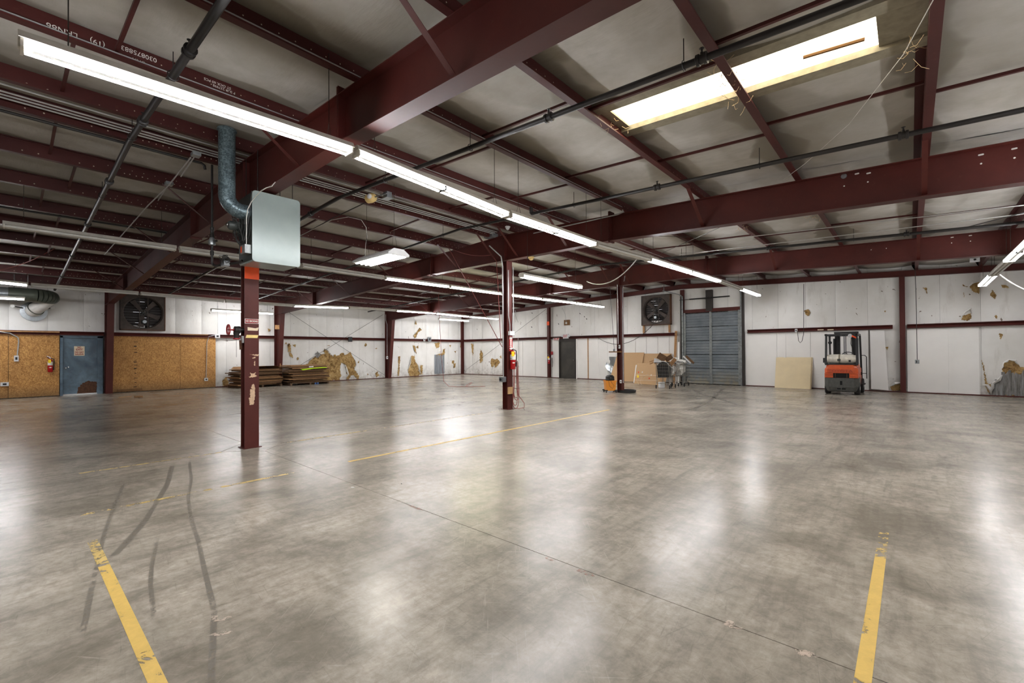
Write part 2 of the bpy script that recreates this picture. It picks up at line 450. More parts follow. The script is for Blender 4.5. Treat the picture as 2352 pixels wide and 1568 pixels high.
def poly_patch(pts2, place, depth, step=.09, seed=0, thick=.004, edge=.0):
    """irregular outline (2D) filled with a bumpy sheet; place(u,v,w) -> world point, w = distance off the wall"""
    rs = random.Random(seed)
    # ragged outline
    out = []
    for i in range(len(pts2)):
        a = Vector(pts2[i]); b = Vector(pts2[(i+1) % len(pts2)]); n = max(1, int((b-a).length/(step*.6)))
        nr = Vector((b.y-a.y, a.x-b.x)); nr = nr.normalized() if nr.length else nr
        for k in range(n):
            p = a.lerp(b, k/n)
            if k: p += nr*rs.uniform(-.8, .8)*step*.6
            out.append(p)
    xs = [p.x for p in out]; ys = [p.y for p in out]; pin = []
    def inside(q):
        c = False; n = len(out)
        for i in range(n):
            a, b = out[i], out[i-1]
            if (a.y > q.y) != (b.y > q.y) and q.x < (b.x-a.x)*(q.y-a.y)/(b.y-a.y)+a.x: c = not c
        return c
    y = min(ys)
    while y < max(ys):
        x = min(xs)
        while x < max(xs):
            q = Vector((x+rs.uniform(-.3, .3)*step, y+rs.uniform(-.3, .3)*step))
            if inside(q) and min((q-p).length for p in out) > step*.35: pin.append(q)
            x += step
        y += step
    vs = out + pin; n = len(out)
    r = geometry.delaunay_2d_cdt([Vector((p.x, p.y)) for p in vs], [], [list(range(n))], 1, 1e-4)
    mb = MB(); V = []
    for p in r[0]:
        db = min((p-q).length for q in out)
        w = edge if db < 1e-4 else edge + depth*min(1, db/.25)*(.35+.65*abs(noise.noise(Vector((p.x*5, p.y*5, seed*3.1)))*2)) 
        V.append(place(p.x, p.y, w))
    mb.add(V, [tuple(f) for f in r[2]])
    return mb

def hang(p, q, sag, n=14):
    p = Vector(p); q = Vector(q)
    return [p.lerp(q, t/n) - Vector((0, 0, 4*sag*(t/n)*(1-t/n))) for t in range(n+1)]

def rotz(a): return Matrix.Rotation(a, 3, 'Z')

# ================================================================ FLOOR
floor = struct('floor')
obj('subbase', MB().box((XW-.3, YB-.2, -.2), (XR+.3, YE+.3, -.021)), 'shadow_black', floor)
xs = [XW-.25, XC+.03, XR+.2]; ys = [YB-.2, Y0-B+.03, 2.61, 8.77, 14.87, YE+.25]
G = .003; CH = .46
nodes = [(xs[1], y) for y in ys[2:5]]
for i in range(2):
    for j in range(5):
        x0, x1, y0, y1 = xs[i]+G, xs[i+1]-G, ys[j]+G, ys[j+1]-G
        cs = [(x0, y0), (x1, y0), (x1, y1), (x0, y1)]; P = []
        for c, (px, py) in enumerate(cs):
            if any(abs(px-a) < .02 and abs(py-b) < .02 for a, b in nodes):
                sx = 1 if c in (0, 3) else -1; sy = 1 if c in (0, 1) else -1
                q = [(px+sx*CH, py), (px, py+sy*CH)]
                P += [q[1], q[0]] if c in (0, 2) else [q[0], q[1]]
            else: P.append((px, py))
        obj('slab', MB().prism([(a, b, -.02) for a, b in P], (0, 0, .02)), 'concrete', floor)
for a, b in nodes:
    d = CH-.008
    obj('slab', MB().prism([(a-d, b, -.02), (a, b-d, -.02), (a+d, b, -.02), (a, b+d, -.02)], (0, 0, .02)), 'concrete', floor)

def flat(name, pts, z, mat, label, cat, h=.0008):
    return tag(obj(name, MB().prism([(x, y, z) for x, y in pts], (0, 0, h)), mat), label, cat)
def strip(name, x0, y0, x1, y1, z, mat, label): return flat(name, [(x0, y0), (x1, y0), (x1, y1), (x0, y1)], z, mat, label, 'floor marking')
strip('painted_line', -4.25, .425, -1.2, .487, .0006, 'line_paint', 'chipped yellow stripe painted on the floor at the lower left')
strip('painted_line', -4.9, .425, -4.25, .487, .0006, 'line_paint_worn', 'last worn-off crumbs of the yellow stripe at the lower left')
strip('painted_line', -.205, 1.6, -.143, 4.15, .0006, 'line_paint', 'thick yellow stripe painted on the floor at the lower right')
strip('painted_line', -.205, 4.15, -.143, 4.75, .0006, 'line_paint_worn', 'worn far end of the yellow stripe at the lower right')
strip('painted_line', -5.78, .45, -5.72, 2.4, .0006, 'line_paint_worn', 'broken thin yellow line in front of the near column')
strip('painted_line', -5.78, 3.1, -5.72, 10.2, .0006, 'line_paint', 'long thin yellow line running right of the near column into the hall')
strip('painted_line', -7.80, .6, -7.75, 2.15, .0006, 'line_paint_worn', 'faint yellow line left of the near column base')
strip('painted_line', -7.80, 3.1, -7.75, 8.3, .0006, 'line_paint_worn', 'faint yellow line between the near and the middle column')

def blob(name, cx, cy, rx, ry, mat, label, cat='stain', n=18, sd=0, rot=0., z=.0005):
    rs = random.Random(sd)
    P = []
    for k in range(n):
        a = 2*PI*k/n; q = rs.uniform(.7, 1.15); u, v = rx*q*math.cos(a), ry*q*math.sin(a)
        P.append((cx+u*math.cos(rot)-v*math.sin(rot), cy+u*math.sin(rot)+v*math.cos(rot)))
    return flat(name, P, z, mat, label, cat)
for k, (px, py, rx, ry, rt, lb) in enumerate([
        (485, 1422, .10, .035, .9, 'pale powder spill on the floor right of the left yellow stripe'),
        (505, 1455, .06, .022, .9, 'small pale powder spill just below the larger one'),
        (1677, 1433, .055, .035, 0, 'round pale patch beside the floor joint at the lower middle'),
        (1850, 1500, .05, .03, .4, 'thin pale smear left of the right yellow stripe')]):
    p = at(px, py, Z=0); blob('spill_stain', p.x, p.y, rx, ry, 'spill', lb, sd=k, rot=rt)
for k, (px, py, rx, ry, lb) in enumerate([
        (1348, 1314, .075, .022, 'brown stain spreading from the floor joint'),
        (1265, 1283, .05, .012, 'narrow brown stain along the floor joint'),
        (955, 1164, .12, .016, 'dark chipped spot in the floor joint')]):
    p = at(px, py, Z=0); blob('joint_stain', p.x, p.y-.012, rx, ry, 'rust_spill', lb, sd=20+k)

def tyre(pts, w, label):
    P = [at(x, y, Z=0) for x, y in pts]; mb = MB(); V = []
    for i, p in enumerate(P):
        t = (P[min(i+1, len(P)-1)]-P[max(i-1, 0)]).normalized(); n = Vector((-t.y, t.x, 0))*w/2
        V += [p-n+Vector((0, 0, .0007)), p+n+Vector((0, 0, .0007))]
    mb.add(V, [(2*i, 2*i+2, 2*i+3, 2*i+1) for i in range(len(P)-1)])
    return tag(obj('tyre_mark', mb, 'tyre_rub'), label, 'tyre mark')
tyre([(285, 1110), (262, 1165), (238, 1230), (215, 1330), (190, 1450)], .03, 'dark tyre mark furthest left, sweeping down past the yellow stripe')
tyre([(395, 1070), (385, 1110), (365, 1145), (330, 1200), (295, 1240), (262, 1275)], .05, 'curved dark tyre mark crossing the broken yellow line')
tyre([(435, 1060), (440, 1100), (432, 1140), (438, 1190), (455, 1240), (470, 1310), (492, 1400), (485, 1568)], .03, 'long wavy tyre mark ending at the bottom of the picture')
tyre([(362, 1235), (348, 1300), (345, 1350), (355, 1420)], .025, 'short tyre mark right of the chipped yellow stripe')
tyre([(1590, 940), (1625, 925), (1650, 905), (1660, 893)], .12, 'dark curved tyre mark leading to the dock door')
tyre([(1700, 930), (1660, 918), (1610, 905), (1590, 893)], .10, 'dark tyre mark crossing in front of the dock door')
tyre([(640, 905), (690, 908), (720, 913), (690, 920), (650, 925)], .07, 'curved black scuff in front of the cardboard stacks')

# ================================================================ WALLS
def zroof(o): return ztop(o)+.2
wl = struct('wall_left')
obj('backing', MB().box((XW-.25, YB-.2, 0), (XW-.05, YE+.2, 4.3)), 'bare_siding', wl)
obj('hidden_lining', MB().box((XW-.05, YB, 0), (XW, -.9, 4.05)), 'wall_vinyl', wl)
we = struct('wall_end')
obj('backing', MB().prism([(XW-.2, YE+.08, 0), (XR+.2, YE+.08, 0), (XR+.2, YE+.08, zroof(15)+.1), (XC, YE+.08, zroof(0)+.1), (XW-.2, YE+.08, zroof(15)+.1)], (0, .2, 0)), 'bare_siding', we)
wr = struct('wall_right')
obj('lining', MB().box((XR, YB, 0), (XR+.1, YE+.1, 4.2)), 'wall_vinyl', wr)
wb = struct('wall_rear')
obj('lining', MB().prism([(XW, YB, 0), (XR, YB, 0), (XR, YB, zroof(15)+.1), (XC, YB, zroof(0)+.1), (XW, YB, zroof(15)+.1)], (0, -.1, 0)), 'wall_vinyl', wb)

def quilt(parent, P, u0, u1, z0, z1, depth=.032, nu=8, nv=12, seed=0):
    """one vinyl faced insulation strip: pillowed between its seams. P(u,z,w) -> world"""
    def fn(a, b):
        u = u0+.002+(u1-u0-.004)*a; z = z0+(z1(u)-z0)*b if callable(z1) else z0+(z1-z0)*b
        w = depth*(max(0, math.sin(PI*a))**.5) + .012*noise.noise(Vector((u*3, z*1.2, seed))) + .006*noise.noise(Vector((u*14, z*3, seed)))
        if a in (0, 1): w = -.004
        return P(u, z, w)
    mb = MB().grid(fn, nu, nv); mb.sm = True
    return obj('insulation_strip', mb, 'wall_vinyl', parent, smooth=True)
PL = lambda u, z, w: Vector((XW+w, u, z))
PE = lambda u, z, w: Vector((u, YE-w, z))
STR = .93
y = -.9; k = 0
seams = []
while y < YE-.05:
    y1 = min(y+STR, YE); seams.append((y, y1)); y = y1
for k, (a, b) in enumerate(seams):
    quilt(wl, PL, a, b, 2.27, zroof(15.14)+.02, seed=k)
    if b > 6.15: quilt(wl, PL, max(a, 6.12), b, .03, 2.27, seed=k+50)
x = XW; k = 0; eseams = []
while x < XR-4.2:
    x1 = x+.95; eseams.append((x, x1)); x = x1
for k, (a, b) in enumerate(eseams):
    if b < -7.85 or a > -5.2 or True:
        zz = lambda u: zroof(u-XC)+.02
        lo = 3.3 if (a > -8.0 and b < -5.0) else 2.27
        quilt(we, PE, a, b, lo, zz, seed=k+100)
    for lo_, hi_ in ((XW, -14.82), (-13.66, -7.93), (-5.26, XR)):
        a2, b2 = max(a, lo_), min(b, hi_)
        if b2-a2 > .08: quilt(we, PE, a2, b2, .03, 2.27, seed=k+150)

# torn insulation ------------------------------------------------
def torn(wall, pts, depth=.05, mat='fibreglass', seed=0, name='torn_patch', step=.1, edge=.05, label=None):
    """pts are picture measurements of the tear outline on that wall"""
    if wall is wl: Q = [at(x, y, X=XW+.05) for x, y in pts]; uv = [(q.y, q.z) for q in Q]; PP = PL
    else: Q = [at(x, y, Y=YE-.05) for x, y in pts]; uv = [(q.x, q.z) for q in Q]; PP = PE
    area = abs(sum(uv[i-1][0]*uv[i][1]-uv[i][0]*uv[i-1][1] for i in range(len(uv))))/2
    st = min(step, max(.025, math.sqrt(area)/6))
    mb = poly_patch(uv, PP, depth, st, seed, edge=edge)
    return obj(name, mb, mat, wall, label, smooth=False)
Z7 = lambda L: [(640+x*.11054, 760+y*.11054) for x, y in L]     # measured on an enlargement of the photograph
torn(wl, Z7([(560, 720), (640, 620), (760, 520), (870, 470), (950, 480), (945, 365), (1000, 400), (1070, 470), (1130, 530), (1150, 490), (1200, 520), (1280, 470), (1340, 450), (1365, 500), (1400, 490), (1490, 430), (1530, 520), (1590, 620), (1605, 700), (1570, 800), (1650, 880), (1675, 1000), (1620, 1005), (1580, 930), (1500, 925), (1460, 1010), (1390, 1020), (1430, 900), (1400, 800), (1380, 700), (1300, 660), (1280, 720), (1285, 1020), (1100, 1035), (960, 1040), (700, 1060), (560, 1000)]), .11, seed=1, step=.11)
torn(wl, Z7([(745, 490), (800, 420), (850, 480), (880, 470), (820, 550), (770, 550)]), .05, 'bare_siding', seed=2, name='grey_liner_flap', label='grey foil liner flap curling out of the tear', edge=.1)
torn(wl, Z7([(180, 300), (210, 250), (250, 290), (262, 430), (200, 440)]), .03, seed=3)
torn(wl, Z7([(215, 450), (262, 450), (305, 540), (290, 560), (235, 520)]), .03, seed=4)
torn(wl, Z7([(285, 285), (360, 275), (345, 340), (310, 310)]), .03, seed=5)
torn(wl, Z7([(375, 560), (400, 540), (425, 570), (405, 605), (378, 595)]), .02, seed=6)
torn(wl, Z7([(1780, 300), (1810, 245), (1840, 290), (1800, 325)]), .02, seed=7)
torn(wl, Z7([(1640, 650), (1680, 610), (1665, 670)]), .02, seed=8)
torn(wl, Z7([(2005, 880), (2065, 830), (2060, 890), (2105, 915), (2030, 960)]), .03, seed=9)
torn(wl, Z7([(1000, 300), (1060, 295), (1055, 315)]), .02, seed=10)
torn(wl, Z7([(1835, 870), (1870, 900), (1850, 920)]), .02, seed=11)
torn(wl, Z7([(2000, 370), (2050, 345), (2040, 372)]), .02, seed=12)
torn(wl, Z7([(125, 270), (155, 230), (175, 268)]), .02, seed=13)
Z8 = lambda L: [(800+x*.17857, 640+y*.17857) for x, y in L]
torn(wl, Z8([(765, 1180), (790, 1080), (805, 1000), (850, 985), (860, 1060), (895, 1110), (910, 1190), (940, 1230), (870, 1255), (790, 1250)]), .09, seed=14)
torn(wl, Z8([(925, 1110), (958, 1110), (955, 1230), (925, 1220)]), .05, seed=15)
torn(wl, Z8([(643, 1000), (668, 995), (655, 1240), (632, 1250), (645, 1100)]), .05, seed=16)
torn(wl, Z8([(1110, 825), (1180, 820), (1170, 880), (1130, 895)]), .04, seed=17)
torn(wl, Z8([(1115, 990), (1160, 965), (1205, 960), (1215, 915), (1245, 895), (1240, 970), (1200, 1000)]), .06, seed=18)
sd = obj('exposed_siding', MB(), 'bare_siding_clean', wl, 'bare grey corrugated siding showing through the lining') if False else None
q0 = at(998, 858, X=XW+.05); q1 = at(1021, 814, X=XW+.05)
for k in range(4):
    ya = q0.y+(q1.y-q0.y)*k/4
    obj('siding_rib', MB().prism([(XW+.045, ya, .1), (XW+.045, ya+.2, .1), (XW+.06, ya+.17, .1), (XW+.06, ya+.03, .1)], (0, 0, q1.z-.1)), 'bare_siding_clean', wl)
torn(wl, Z8([(835, 730), (880, 690), (915, 630), (950, 655), (900, 690), (865, 765)]), .04, seed=19)
torn(wl, Z8([(855, 580), (870, 535), (880, 590)]), .03, seed=20)
torn(wl, Z8([(828, 855), (858, 860), (880, 970), (850, 920)]), .03, seed=21)
torn(wl, Z8([(872, 880), (900, 855), (903, 900)]), .03, seed=22)
torn(wl, Z8([(1335, 1050), (1362, 1052), (1358, 1095), (1332, 1088)]), .03, seed=23)
torn(wl, Z8([(1355, 1090), (1382, 1085), (1378, 1140), (1352, 1150)]), .03, seed=24)
torn(wl, Z8([(1298, 855), (1320, 850), (1316, 882)]), .02, seed=25)
torn(wl, Z8([(1360, 930), (1388, 930), (1380, 955)]), .02, seed=26)
torn(wl, Z8([(1437, 880), (1446, 825), (1452, 890)]), .02, seed=27)
torn(wl, [(511, 874), (520, 866), (525, 880), (527, 888), (512, 888)], .06, seed=28)
torn(wl, [(615, 754), (622, 757), (617, 762)], .02, seed=29)
torn(we, Z8([(1578, 830), (1612, 850), (1605, 1000), (1590, 930)]), .04, seed=30)
torn(we, Z8([(1690, 980), (1705, 915), (1730, 960), (1725, 1060), (1690, 1085)]), .05, seed=31)
torn(we, Z8([(1835, 1040), (1855, 1020), (1880, 1040), (1885, 1090), (1850, 1145), (1832, 1100)]), .04, seed=32)
torn(we, Z8([(1880, 1040), (1920, 1025), (1955, 1075), (1915, 1120), (1885, 1150), (1875, 1090)]), .04, seed=33)
torn(we, Z8([(1945, 1000), (1965, 985), (1970, 1030)]), .03, seed=34)
Z9 = lambda L: [(2080+x*.1786, 640+y*.1786) for x, y in L]
torn(we, Z9([(1240, 1230), (1235, 1160), (1270, 1080), (1330, 1045), (1400, 1060), (1460, 1110), (1560, 1170), (1560, 1330), (1480, 1290), (1440, 1250), (1400, 1260), (1340, 1210), (1290, 1220)]), .10, seed=35)
torn(we, Z9([(1085, 1495), (1100, 1340), (1180, 1290), (1250, 1240), (1310, 1190), (1400, 1200), (1560, 1200), (1560, 1495)]), .006, 'bare_siding', seed=55, name='exposed_siding', edge=.072)
for k in range(5):
    a_ = at(2290+15*k, 904, Y=YE-.09); hh_ = (.50, .74, .80, .80, .80)[k]
    obj('siding_rib', MB().prism([(a_.x-.025, YE-.085, .03), (a_.x+.025, YE-.085, .03), (a_.x+.04, YE-.05, .03), (a_.x-.04, YE-.05, .03)], (0, 0, hh_)), 'bare_siding', we)
torn(we, Z9([(975, 1040), (1000, 1080), (1030, 1250), (1050, 1340), (1100, 1360), (1095, 1490), (1030, 1400), (1010, 1200)]), .08, seed=36)
torn(we, Z9([(1100, 1495), (1560, 1480), (1560, 1520), (1100, 1512)]), .06, seed=37)
torn(we, Z9([(820, 100), (890, 50), (950, 40), (920, 75), (950, 110), (945, 195), (900, 180), (850, 145)]), .06, seed=38)
torn(we, Z9([(730, 70), (770, 95), (820, 105), (740, 98)]), .03, seed=39)
torn(we, Z9([(1115, 140), (1170, 215), (1150, 262), (1085, 215)]), .05, seed=40)
torn(we, Z9([(730, 480), (840, 440), (845, 510), (800, 540), (720, 530)]), .05, seed=41)
torn(we, Z9([(1145, 480), (1160, 465), (1185, 490), (1170, 515)]), .03, seed=42)
torn(we, Z9([(1230, 80), (1290, 80), (1340, 120), (1240, 115)]), .03, seed=43)
torn(we, Z9([(220, 115), (270, 115), (280, 195), (250, 140)]), .03, seed=44)
torn(we, Z9([(1200, 700), (1250, 715), (1222, 790)]), .02, seed=45)
torn(we, Z9([(742, 180), (752, 165), (752, 240)]), .02, seed=46)
torn(we, [(1847, 713), (1856, 710), (1862, 718), (1857, 726), (1850, 722)], .04, seed=47)
torn(we, [(2034, 797), (2041, 796), (2038, 804)], .03, seed=48)
torn(we, [(2045, 888), (2068, 880), (2069, 898), (2048, 896)], .06, seed=49)
torn(we, [(2030, 714), (2035, 713), (2034, 717)], .02, seed=50)
for k, (px, py) in enumerate([(1283, 744), (1332, 720), (1342, 727), (1347, 732), (1222, 719), (1221, 751)]):
    torn(we, [(px-1.2, py-1.8), (px+1, py-.8), (px+1.2, py+1.8), (px-.3, py+1)], .01, 'shadow_black', seed=60+k, name='puncture')

# OSB sheets on the left wall
for a, b in ((-1.2, .03), (.035, 1.255), (2.68, 4.825), (4.83, 6.11)):
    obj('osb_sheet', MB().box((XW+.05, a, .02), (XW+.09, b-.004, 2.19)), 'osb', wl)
# panels below the girt on the end wall
def xe(px, py=820): return at(px, py, Y=YE-.06).x
pan = [xe(p) for p in (1168, 1191, 1200, 1229, 1258)] + [None] + [xe(p) for p in (1268, 1286)] + [None] + [xe(p) for p in (1326, 1351, 1374, 1395, 1413, 1459, 1484, 1510, 1536)] + [-8.05, None] + [-5.2, xe(1785), xe(1803), xe(1862), xe(1992)] + [None] + [xe(2083), xe(2182), xe(2250)]
for a, b in zip(pan, pan[1:]):
    if a is None or b is None: continue
    obj('wall_panel', MB().box((a+.004, YE-.06, .03), (b-.004, YE-.03, 2.2)), 'frp_white', we, bevel=.003)
for k, px in enumerate((1191, 1200, 1229, 1351, 1374, 1395, 1413, 1459, 1484, 1510, 1536, 1803, 1992, 2182)):
    x = xe(px); w = .022 if px < 1700 else .035
    obj('batten', MB().box((x-w, YE-.09, .03), (x+w, YE-.055, 2.2)), 'jamb_dark' if False else ('lumber' if px == 1351 else 'frp_white'), we)
# leaning loose panel right of the forklift
p0 = at(2001, 893, Y=YE-.2); p1 = at(2041, 896, Y=YE-.2); p2 = at(2031, 758, Y=YE-.08); p3 = at(1998, 758, Y=YE-.08)
tag(obj('loose_panel', MB().prism([p0, p1, p2, p3], (0, .012, 0)), 'frp_white'), 'loose white wall panel leaning crooked right of the forklift', 'panel')

bl = struct('baseboard_left')
obj('base_angle', MB().box((XW+.0, 6.1, .0), (XW+.1, YE-.1, .035)), 'red_oxide', bl)
be = struct('baseboard_end')
for a, b in ((XW, -14.85), (-13.65, -8.05), (-5.2, XR-3.5)):
    obj('base_angle', MB().box((a, YE-.1, 0), (b, YE, .035)), 'red_oxide', be)

def girt(pts_a, pts_b, inward, z0, z1, label):
    """channel from a to b, open side facing the room"""
    a = Vector(pts_a); b = Vector(pts_b); n = Vector(inward)
    pr = [(0, z0), (.13, z0), (.13, z0+.02), (.07, z0+.035), (.05, (z0+z1)/2), (.07, z1-.035), (.13, z1-.02), (.13, z1), (0, z1)]
    mb = MB().prism([a + n*d + Vector((0, 0, z)) for d, z in pr], b-a)
    return tag(obj('girt', mb, 'red_oxide'), label, 'wall beam', 'horizontal maroon wall beams')
girt((XW+.045, -1.2, 0), (XW+.045, Y0-.12, 0), (1, 0, 0), 2.19, 2.33, 'maroon wall beam above the left strand board and the blue door')
girt((XW+.045, Y0+.12, 0), (XW+.045, Y0+B-.12, 0), (1, 0, 0), 2.19, 2.33, 'maroon wall beam below the big fan on the left wall')
girt((XW+.045, Y0+B+.12, 0), (XW+.045, Y0+2*B-.12, 0), (1, 0, 0), 2.19, 2.33, 'maroon wall beam above the large torn insulation')
girt((XW+.045, Y0+2*B+.12, 0), (XW+.045, YE-.25, 0), (1, 0, 0), 2.19, 2.33, 'maroon wall beam on the left wall next to the far corner')
girt((XW+.25, YE-.045, 0), (-15.6, YE-.045, 0), (0, -1, 0), 2.2, 2.34, 'maroon end wall beam between the corner and the black door column')
girt((-15.38, YE-.045, 0), (-8.1, YE-.045, 0), (0, -1, 0), 2.2, 2.34, 'maroon end wall beam over the black exit door')
girt((-5.1, YE-.045, 0), (-.45, YE-.045, 0), (0, -1, 0), 2.22, 2.36, 'maroon end wall beam behind the forklift')
girt((-.07, YE-.045, 0), (4.2, YE-.045, 0), (0, -1, 0), 2.22, 2.36, 'maroon end wall beam furthest right')
for (a, b, lb) in (((XW+.06, -1.1), (XW+.165, 1.1), 'raw wood strip on the left wall beam beside the blue door'),):
    tag(obj('wood_strip', MB().box((XW+.176, -.9, 2.27), (XW+.19, 1.25, 2.31)), 'lumber'), lb, 'wood strip')
tag(obj('wood_strip', MB().box((XW+.176, 4.8, 2.29), (XW+.19, 5.8, 2.32)), 'lumber'), 'raw wood strip on the beam above the right strand board', 'wood strip')

# ================================================================ CEILING
ce = struct('ceiling')
for s in (-1, 1):
    a, b = (XC, XC+s*15.5)
    obj('roof_deck', MB().prism([(a, YB-.2, zroof(0)+.06), (b, YB-.2, zroof(15.5)+.06), (b, YB-.2, zroof(15.5)+.12), (a, YB-.2, zroof(0)+.12)], (0, YE-YB+.4, 0)), 'galvanised', ce)
SKX0, SKX1, SKY0, SKY1 = XC+5.08, XC+7.66, 4.93, 5.52
def blanket(oa, ob, ya, yb, seed):
    ny = max(2, int((yb-ya)/.19)); nx = 14
    def fn(a, b):
        o = oa+(ob-oa)*a; y = ya+(yb-ya)*b
        sg = max(0, (math.sin(PI*a)-.17)/.83)**.7; sag = .06*sg
        sm = abs(((y+.45) / 1.83) % 1 - .5)*2          # 1 at the seam
        sag *= 1-.45*max(0, (sm-.8)/.2)
        w = .016*noise.noise(Vector((o*1.3, y*1.1, seed*.37)))+.010*noise.noise(Vector((o*2.2, y*5, seed)))
        return Vector((XC+o, y, zroof(o)+.006-sag+w*sg))
    mb = MB().grid(fn, nx, ny)
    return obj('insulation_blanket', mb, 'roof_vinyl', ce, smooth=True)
edges = [-15.14] + OFFS + [15.14]
bays = [YB, Y0-B, Y0, Y0+B, Y0+2*B, YE]
for i, (oa, ob) in enumerate(zip(edges, edges[1:])):
    for j, (ya, yb) in enumerate(zip(bays, bays[1:])):
        if j == 2 and XC+ob > SKX0 and XC+oa < SKX1 and oa > 0:
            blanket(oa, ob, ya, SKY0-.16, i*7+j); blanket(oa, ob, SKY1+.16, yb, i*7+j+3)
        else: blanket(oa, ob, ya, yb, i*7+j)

# roof light
win = struct('window_1', (XC+6.4, 5.2, 4.3))
def zs(x): return zroof(x-XC)-.03
def sloped(x0, x1, y0, y1, dz0, dz1):
    return MB().prism([(x0, y0, zs(x0)+dz0), (x1, y0, zs(x1)+dz0), (x1, y0, zs(x1)+dz1), (x0, y0, zs(x0)+dz1)], (0, y1-y0, 0))
obj('translucent_sheet', sloped(SKX0, SKX1, SKY0, SKY1, .02, .03), 'skylight_sheet', win)
obj('curb', sloped(XC+4.95, XC+8.0, SKY0-.17, SKY0, -.045, .06), 'frame_tan', win)
obj('curb', sloped(XC+4.95, XC+8.0, SKY1, SKY1+.17, -.045, .06), 'frame_tan', win)
obj('curb', sloped(SKX1, XC+8.0, SKY0, SKY1, -.005, .06), 'frame_tan', win)
obj('curb', sloped(XC+4.95, SKX0, SKY0, SKY1, -.005, .06), 'frame_tan', win)
pa = at(1845, 132, Z=4.36); pb = at(1985, 82, Z=4.33)
pb.y = pa.y+.02
obj('seam_strip', MB().tube([pa, pb], .018, 6), 'plywood_dark', win)

# ================================================================ PURLINS
def near(k): return ORD[k]
def place_words(o):
    i = PUR.index(abs(o))
    if i == 0: return 'maroon ridge purlin on the %s side of the conduit bundle' % ('left' if o < 0 else 'right')
    return 'maroon roof purlin, %s out from the ridge pair on the %s slope' % (ORD[i-1], 'left' if o < 0 else 'right')
BY = []
for o in OFFS:
    z = ztop(o); x = XC+o; s = 1
    pr = [(0, 0), (.085, 0), (.085, .018), (.082, .018), (.082, .004), (.004, .004), (.004, .199), (-.08, .185), (-.08, .195), (0, .203)]
    if o < 0: pr = [(-a, b) for a, b in pr]
    mb = MB().prism([(x+a, YB+.02, z+b) for a, b in pr], (0, YE-YB-.06, 0))
    p = tag(obj('purlin', mb, 'purlin_oxide'), place_words(o), 'purlin', 'parallel roof purlins')
    i = OFFS.index(o)
    if i+1 < len(OFFS):
        o2 = OFFS[i+1]; alt = .15 if i % 2 else -.15
        for yb in (.56, Y0+1.95, Y0+3.95, Y0+B+2.0, Y0+B+4.0, Y0+2*B+2, Y0+2*B+4):
            if o2-o < 1: continue
            yy = yb+alt; z2 = ztop(o2)
            sb = MB().prism([(x+.01, yy, z+.075), (x+.01, yy+.032, z+.075), (x+.01, yy+.032, z+.079), (x+.01, yy+.004, z+.079), (x+.01, yy+.004, z+.107), (x+.01, yy, z+.107)], (o2-o-.02, 0, z2-z))
            obj('sag_strap', sb, 'purlin_oxide', p)
for s in (-1, 1):
    z = ztop(15.0)
    tag(obj('eave_strut', MB().box((XC+s*15.05-.06, YB, z), (XC+s*15.05+.06, YE, z+.2)), 'red_oxide'), 'maroon eave strut where roof meets the %s wall' % ('left' if s < 0 else 'right'), 'eave strut')

# ================================================================ FRAMES
def frame(Y, label, tops, ends=15.0):
    r = thing('rafter', label, 'rafter', (XC, Y, 3.5), 'tapered maroon roof rafters')
    os_ = [-14.6, -11, -7.5, -3.05, 0, 3.05, 7.5, 11, 14.6]
    top = [(XC+o, ztop(o)-.012) for o in os_]; bot = [(XC+o, zbot(o)+.012) for o in os_]
    obj('web', MB().prism([(x, Y-.005, z) for x, z in bot+top[::-1]], (0, .01, 0)), 'red_oxide', r)
    def fl(line, dz):
        mb = MB()
        for (a, za), (b, zb_) in zip(line, line[1:]):
            mb.prism([(a, Y-.1, za), (b, Y-.1, zb_), (b, Y-.1, zb_+dz), (a, Y-.1, za+dz)], (0, .2, 0))
        return mb
    obj('top_flange', fl(top, .0115), 'red_oxide', r)
    obj('bottom_flange', fl(bot, -.0125), 'red_oxide', r)
    for o in (-3.05, 3.05, -11, 0):
        for dx in ((-.013, .013) if abs(o) == 3.05 else (0,)):
            z0, z1 = zbot(o)-.03, ztop(o)+(.09 if abs(o) == 3.05 else 0)
            if abs(o) != 3.05: z0, z1 = zbot(o)+.012, ztop(o)-.012
            obj('stiffener', MB().box((XC+o+dx-.006, Y-.1, z0), (XC+o+dx+.006, Y+.1, z1)), 'red_oxide', r)
    for i, o in enumerate(OFFS):
        k = PUR.index(abs(o))
        if k % 2 == 0 and not (k == 0 and Y > 4): continue
        if abs(o) > 13: continue
        for s in (-1, 1):
            a = Vector((XC+o, Y+s*.78, ztop(o)+.01)); b = Vector((XC+o, Y+s*.03, zbot(o)+.03))
            d = b-a; n = Vector((.058, 0, 0)); t = Vector((0, 0, .005))
            mb = MB().prism([a, a+n, a+n+t, a+t*1, a+t+Vector((0, 0, .03))*1, a+Vector((-.004, 0, .03)), a+Vector((-.004, 0, 0))], d)
            obj('flange_brace', mb, 'red_oxide', r)
    return r
f1 = frame(Y0, 'nearest big maroon rafter crossing the ceiling above the grey heater', 0)
f2 = frame(Y0+B, 'second big maroon rafter carried by the middle column', 0)
f3 = frame(Y0+2*B, 'third big maroon rafter carried by the far column', 0)
